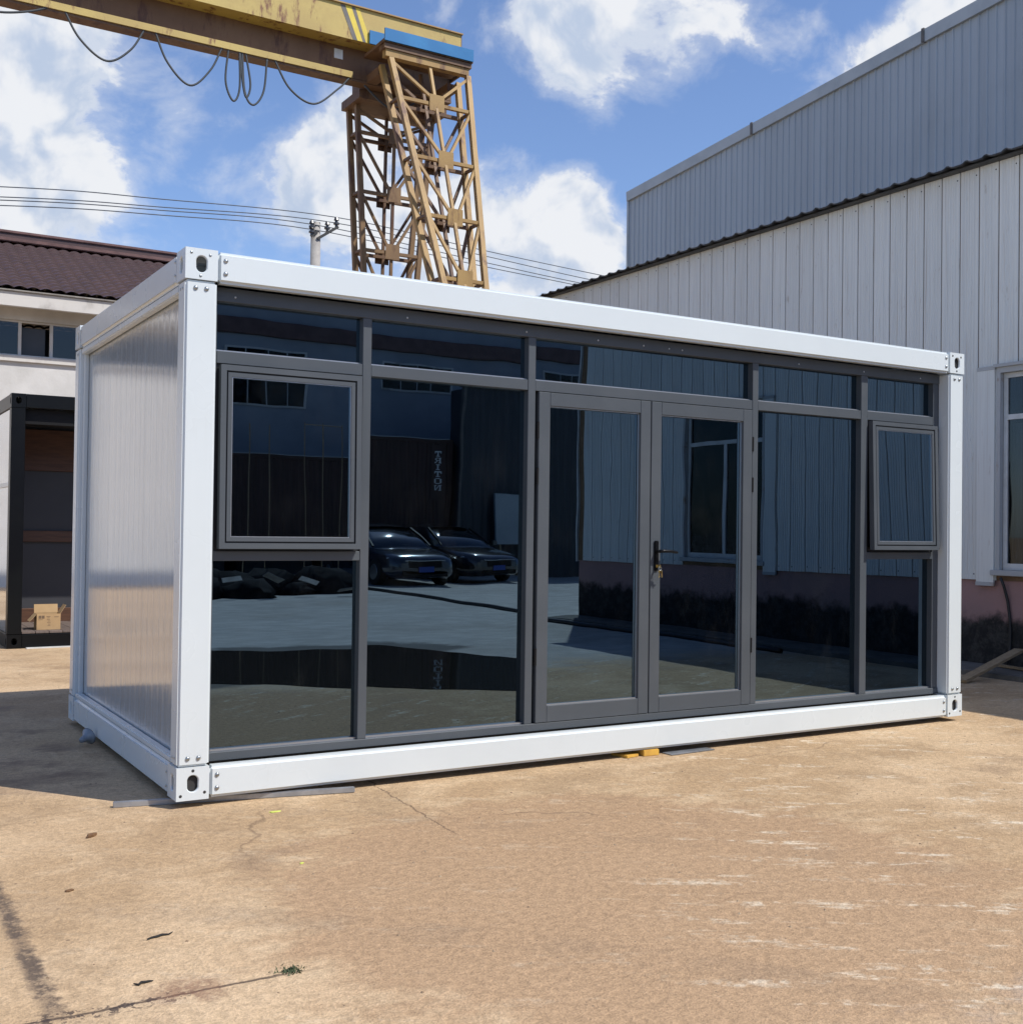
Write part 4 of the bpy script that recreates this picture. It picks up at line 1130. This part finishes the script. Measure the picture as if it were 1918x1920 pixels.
# shipping container on a low chassis
sc_ = thing('shipping_container', 'dark brown shipping container lettered TRITON on a chassis, mirrored in the panes', 'container', (2.42, -26.74, 1.10))
CL, CW, CH = 12.19, 2.44, 2.90
bx('container_frame', M['brownbox'], sc_, 0, CL, 0, CW, CH-.10, CH, .01)
bx('container_frame', M['brownbox'], sc_, 0, CL, 0, CW, 0, .12, .01)
for x in (0, CL-.14):
    for y in (0, CW-.14): bx('corner_post', M['brownbox'], sc_, x, x+.14, y, y+.14, .121, CH-.101)
def corr(name, L, x0, y, z0, z1, parent, mat, pitch=.278):
    m = MB(); prof = [(0, 0), (.07, 0), (.139, -.036), (.209, -.036), (.278, 0)]
    pts = []
    x = x0
    while x < x0+L-.3:
        pts += [(x+a, y+b) for a, b in prof[:-1]]; x += pitch
    pts.append((x, y)); pts.append((x0+L, y))
    for (a, b) in pts: m.v += [(a, b, z0), (a, b, z1)]
    for i in range(len(pts)-1): m.f.append((2*i, 2*i+2, 2*i+3, 2*i+1))
    return m.build(name, mat, parent)
corr('side_wall', CL-.28, .14, CW-.02, .12, CH-.10, sc_, M['brownbox']); corr('side_wall', CL-.28, .14, .04, .12, CH-.10, sc_, M['brownbox'])
bx('end_wall', M['brownbox'], sc_, .02, .06, .14, CW-.14, .12, CH-.1); bx('end_wall', M['brownbox'], sc_, CL-.06, CL-.02, .14, CW-.14, .12, CH-.1)
bx('lit_top_edge', M['rim'], sc_, 0.1, CL-.1, CW-.012, CW+.004, CH+.001, CH+.018)  # bright strip added for the sunlit top edge, light put into colour
bx('container_roof', M['brownbox'], sc_, .05, CL-.05, .05, CW-.05, CH-.05, CH-.03)
def letter(ch, cx, cz, w_, h_):
    m = MB(); s_ = .045; t_ = .012
    def r(u0, u1, v0, v1): m.box(cx-u1*w_, cx-u0*w_, CW-.005, CW-.001+.003, cz+v0*h_, cz+v1*h_)
    if ch == 'T': r(-.5, .5, .78, 1); r(-.1, .1, .12, .78); r(-.28, .28, 0, .12); r(-.5, -.38, .58, .78); r(.38, .5, .58, .78)
    if ch == 'I': r(-.28, .28, .86, 1); r(-.1, .1, .14, .86); r(-.28, .28, 0, .14)
    if ch == 'R': r(-.42, -.22, .12, .88); r(-.5, .25, .88, 1); r(-.5, -.12, 0, .12); r(-.22, .25, .44, .56); r(.22, .42, .54, .90); r(.08, .26, .22, .44); r(.24, .5, 0, .22)
    if ch == 'O': r(-.28, .28, .86, 1); r(-.28, .28, 0, .14); r(-.48, -.28, .12, .88); r(.28, .48, .12, .88)
    if ch == 'N':
        r(-.42, -.26, 0, .9); r(.26, .42, .1, 1); r(-.5, -.1, .88, 1); r(.12, .5, .88, 1); r(-.5, -.14, 0, .12)
        for i in range(6): r(-.26+i*.088, -.14+i*.088, .80-i*.15, 1-i*.15-.02)
    m.build('letter', M['letter'], sc_)
lx = 14.19-2.42
bx('letter_panel', M['brownbox'], sc_, lx-.25, lx+.25, CW-.03, CW-.006, 1.1, 2.75)
for i, ch in enumerate('TRITON'): letter(ch, lx, 3.67-.175-1.10-i*.2, .25, .165)
chs = bx('chassis', M['blackmatt'], sc_, .3, CL-.3, .5, CW-.5, -.35, -.01)
for x in (1.2, 2.5, 9.2, 10.5):
    for y in (.25, CW-.25): MB().tube([(x, y-.14, -.64), (x, y+.14, -.64)], .5, 20).build('wheel', M['tyre'], sc_)
bx('landing_leg', M['blackmatt'], sc_, 6.0, 6.2, .6, 1.8, -1.14, -.351)
# dark workshop to the right of it
dw_ = thing('dark_workshop', 'charcoal clad workshop beside the shipping container, mirrored beside the doors', 'building', (14.76, -24.0, GZ))
corr('front_wall', 11.0, 0, 0, 0, 5.6, dw_, M['greywall'], .30)
bx('body', M['greywall'], dw_, .02, 10.9, -.8, -.06, 0, 5.55)
bx('corner_strip', M['stripe_k'], dw_, -.05, .03, -.08, .02, 0, 5.6)
bx('roof_trim', M['stripe_k'], dw_, -.1, 11.1, -.1, .06, 5.601, 5.72)
bx('leaning_board', M['flash'], None, 15.75, 17.0, -23.7, -23.62, GZ+.95, GZ+2.45, label='pale board propped on trestles before the dark workshop', cat='board')
for xx, lab in ((15.9, 'left trestle under the pale board'), (16.7, 'right trestle under the pale board')):
    m = MB(); m.bar((xx, -23.4, GZ), (xx, -23.66, GZ+.949), .06, .06); m.bar((xx, -23.9, GZ), (xx, -23.66, GZ+.949), .06, .06); m.build('trestle', M['wood'], label=lab, cat='trestle', group='trestles under the pale board')
# pipe rack before the container
pr = thing('pipe_rack', 'tall thin pipe rack standing before the shipping container, mirrored in the left window', 'rack', (0, -20.0, GZ))
for x, z in ((6.96, 4.35), (7.45, 4.35), (8.36, 4.45), (8.82, 4.45), (9.30, 4.45)):
    MB().tube([(x, 0, 0), (x, 0, z)], .013, 8).build('upright', M['wood'], pr)
MB().tube([(8.36, 0, 4.40), (9.30, 0, 4.40)], .010, 8).build('top_rail', M['wood'], pr)
MB().tube([(6.96, 0, 1.0), (9.30, 0, 1.0)], .02, 8).build('lower_rail', M['galv'], pr)
# scrap heap
sh = thing('scrap_heap', 'dark heap of sheet scrap and tarpaulin across the yard, mirrored in the lower left pane', 'scrap heap', (5.6, -17.6, GZ))
for i in range(9):
    rr = random.Random(50+i); bm = bmesh.new(); bmesh.ops.create_icosphere(bm, subdivisions=3, radius=1)
    sx, sy, sz = rr.uniform(.5, 1.0), rr.uniform(.4, .8), rr.uniform(.3, .75)
    for v in bm.verts:
        k = 1+rr.uniform(-.22, .22); v.co = Vector((v.co.x*sx*k, v.co.y*sy*k, max(v.co.z, -.1)*sz*k))
    me = D.meshes.new('tarpaulin_lump'); bm.to_mesh(me); bm.free(); me.materials.append(M['tarp'])
    for pl_ in me.polygons: pl_.use_smooth = True
    link('tarpaulin_lump', me, sh, (-2.6+i*.62, rr.uniform(-.4, .5), .0))
for i in range(7):
    rr = random.Random(80+i)
    MB().box(-.2, .2, -.1, .1, -.006, .006).build('sheet_scrap', M['concrete'], sh, loc=(-2.4+i*.8, .9+rr.uniform(0, .4), .15+rr.uniform(0, .3)), rot=(rr.uniform(-.5, .5), rr.uniform(-.4, .4), rr.uniform(0, 3)))
# hose across the yard
MB().tube(spline([(8.9, -18.2, GZ+.03), (8.85, -15, GZ+.03), (8.75, -12.5, GZ+.03), (8.6, -10.6, GZ+.03), (8.35, -8.5, GZ+.03), (8.4, -6.5, GZ+.03), (8.3, -4.0, GZ+.03)], 8), .035, 8).build('rubber_hose', M['rubber'], smooth=True, label='black rubber hose lying along the shed foot, mirrored in the doors', cat='hose')

# cars
def car(paint, label, loc, rz):
    t = thing('parked_car', label, 'car', loc, (0, 0, rz), 'cars parked across the yard')
    # stations along x (front +): x, half width, z bottom, z belt(top of lower body), crown
    st = [(2.36, .62, .30, .56), (2.30, .76, .22, .66), (2.10, .86, .19, .74), (1.70, .91, .19, .82), (1.25, .92, .20, .88), (.85, .925, .20, .93), (.2, .93, .20, .95), (-.6, .93, .20, .97), (-1.3, .925, .20, .99), (-1.9, .90, .22, 1.0), (-2.25, .82, .26, .97), (-2.36, .68, .34, .82)]
    m = MB(); prof_n = None
    for (x, hw, zb, zt) in st:
        pr_ = [(-hw*.80, zb), (-hw*.97, zb+.10), (-hw, zb+.30*(zt-zb)+.04), (-hw*.985, zt-.12), (-hw*.93, zt-.03), (-hw*.72, zt+.005), (-hw*.35, zt+.025), (0, zt+.03)]
        full = pr_ + [(-a, b) for a, b in pr_[-2::-1]]
        m.v += [(x, a, b) for a, b in full]; prof_n = len(full)
    for i in range(len(st)-1):
        for k in range(prof_n-1):
            a = i*prof_n+k; m.f.append((a, a+1, a+prof_n+1, a+prof_n))
        m.f.append((i*prof_n+prof_n-1, i*prof_n, (i+1)*prof_n, (i+1)*prof_n+prof_n-1))
    m.f.append(tuple(range(prof_n))); m.f.append(tuple((len(st)-1)*prof_n+k for k in range(prof_n))[::-1])
    m.build('body', paint, t, smooth=True)
    # greenhouse
    gs = [(1.02, .78, .90, .93), (.55, .74, .92, 1.18), (.10, .66, .94, 1.40), (-.4, .63, .95, 1.46), (-1.0, .63, .96, 1.43), (-1.55, .66, .97, 1.26), (-2.0, .74, .97, 1.03)]
    m = MB()
    for (x, hw, zb, zt) in gs:
        hb = .86 if zt > 1.1 else hw+.04
        full = [(-hb, zb-.02), (-(hw+hb)/2, (zb+zt)/2), (-hw, zt-.05), (-hw*.8, zt), (0, zt+.02), (hw*.8, zt), (hw, zt-.05), ((hw+hb)/2, (zb+zt)/2), (hb, zb-.02)]
        m.v += [(x, a, b) for a, b in full]
    n = 9
    for i in range(len(gs)-1):
        for k in range(n-1):
            a = i*n+k; m.f.append((a, a+1, a+n+1, a+n))
    m.f.append(tuple(range(n))); m.f.append(tuple((len(gs)-1)*n+k for k in range(n))[::-1])
    m.build('windows', M['carglass'], t, smooth=True)
    m = MB(); rs = [(.14, .62, 1.405), (-.4, .60, 1.47), (-1.0, .60, 1.44), (-1.2, .60, 1.385)]
    for x, hw, z in rs: m.v += [(x, -hw-.03, z-.05), (x, -hw*.8, z+.012), (x, 0, z+.032), (x, hw*.8, z+.012), (x, hw+.03, z-.05)]
    for i in range(len(rs)-1):
        for k in range(4): a = i*5+k; m.f.append((a, a+1, a+6, a+5))
    m.build('roof_panel', paint, t, smooth=True)
    for sy in (-1, 1):
        MB().bar((.98, sy*.79, .95), (.12, sy*.665, 1.395), .04, .04).build('pillar', M['blackmatt'], t)
        for x in (1.42, -1.38):
            w_ = MB().tube([(x, sy*.72, .325), (x, sy*.78, .325), (x, sy*.93, .325), (x, sy*.95, .325)], [.27, .33, .33, .28], 24).build('wheel', M['tyre'], t, smooth=False)
            MB().tube([(x, sy*.93, .325), (x, sy*.958, .325)], [.21, .19], 16).build('rim', M['rim'], w_)
        MB().tube([(2.24, sy*.42, .60), (2.20, sy*.60, .625), (2.08, sy*.76, .65), (1.92, sy*.86, .67)], [.035, .05, .05, .02], 8).build('headlight', M['lamp'], t, smooth=True)
        MB().box(.70, .86, sy*.93, sy*1.10, .97, 1.09).build('door_mirror', paint, t, .02)
    MB().box(2.34, 2.375, -.45, .45, .44, .60).build('grille', M['blackmatt'], t, .01)
    MB().box(2.335, 2.36, -.60, .60, .25, .37).build('lower_intake', M['blackmatt'], t, .01)
    MB().box(2.376, 2.39, -.22, .22, .34, .47).build('number_plate', M['plateblue'], t)
    MB().box(2.36, 2.38, -.55, .55, .605, .622).build('chrome_strip', M['rim'], t)
    return t
M['carglass'] = pm('car_glass', (.012, .014, .016), rough=.03, coat=1.0, spec=.8)
car(M['carblue'], 'dark blue saloon car parked facing the cabin, nearer of the two mirrored cars', (10.75, -20.6, GZ), math.radians(90))
car(M['carblack'], 'black saloon car parked behind the dark blue one, mirrored further right', (13.15, -21.85, GZ), math.radians(82))
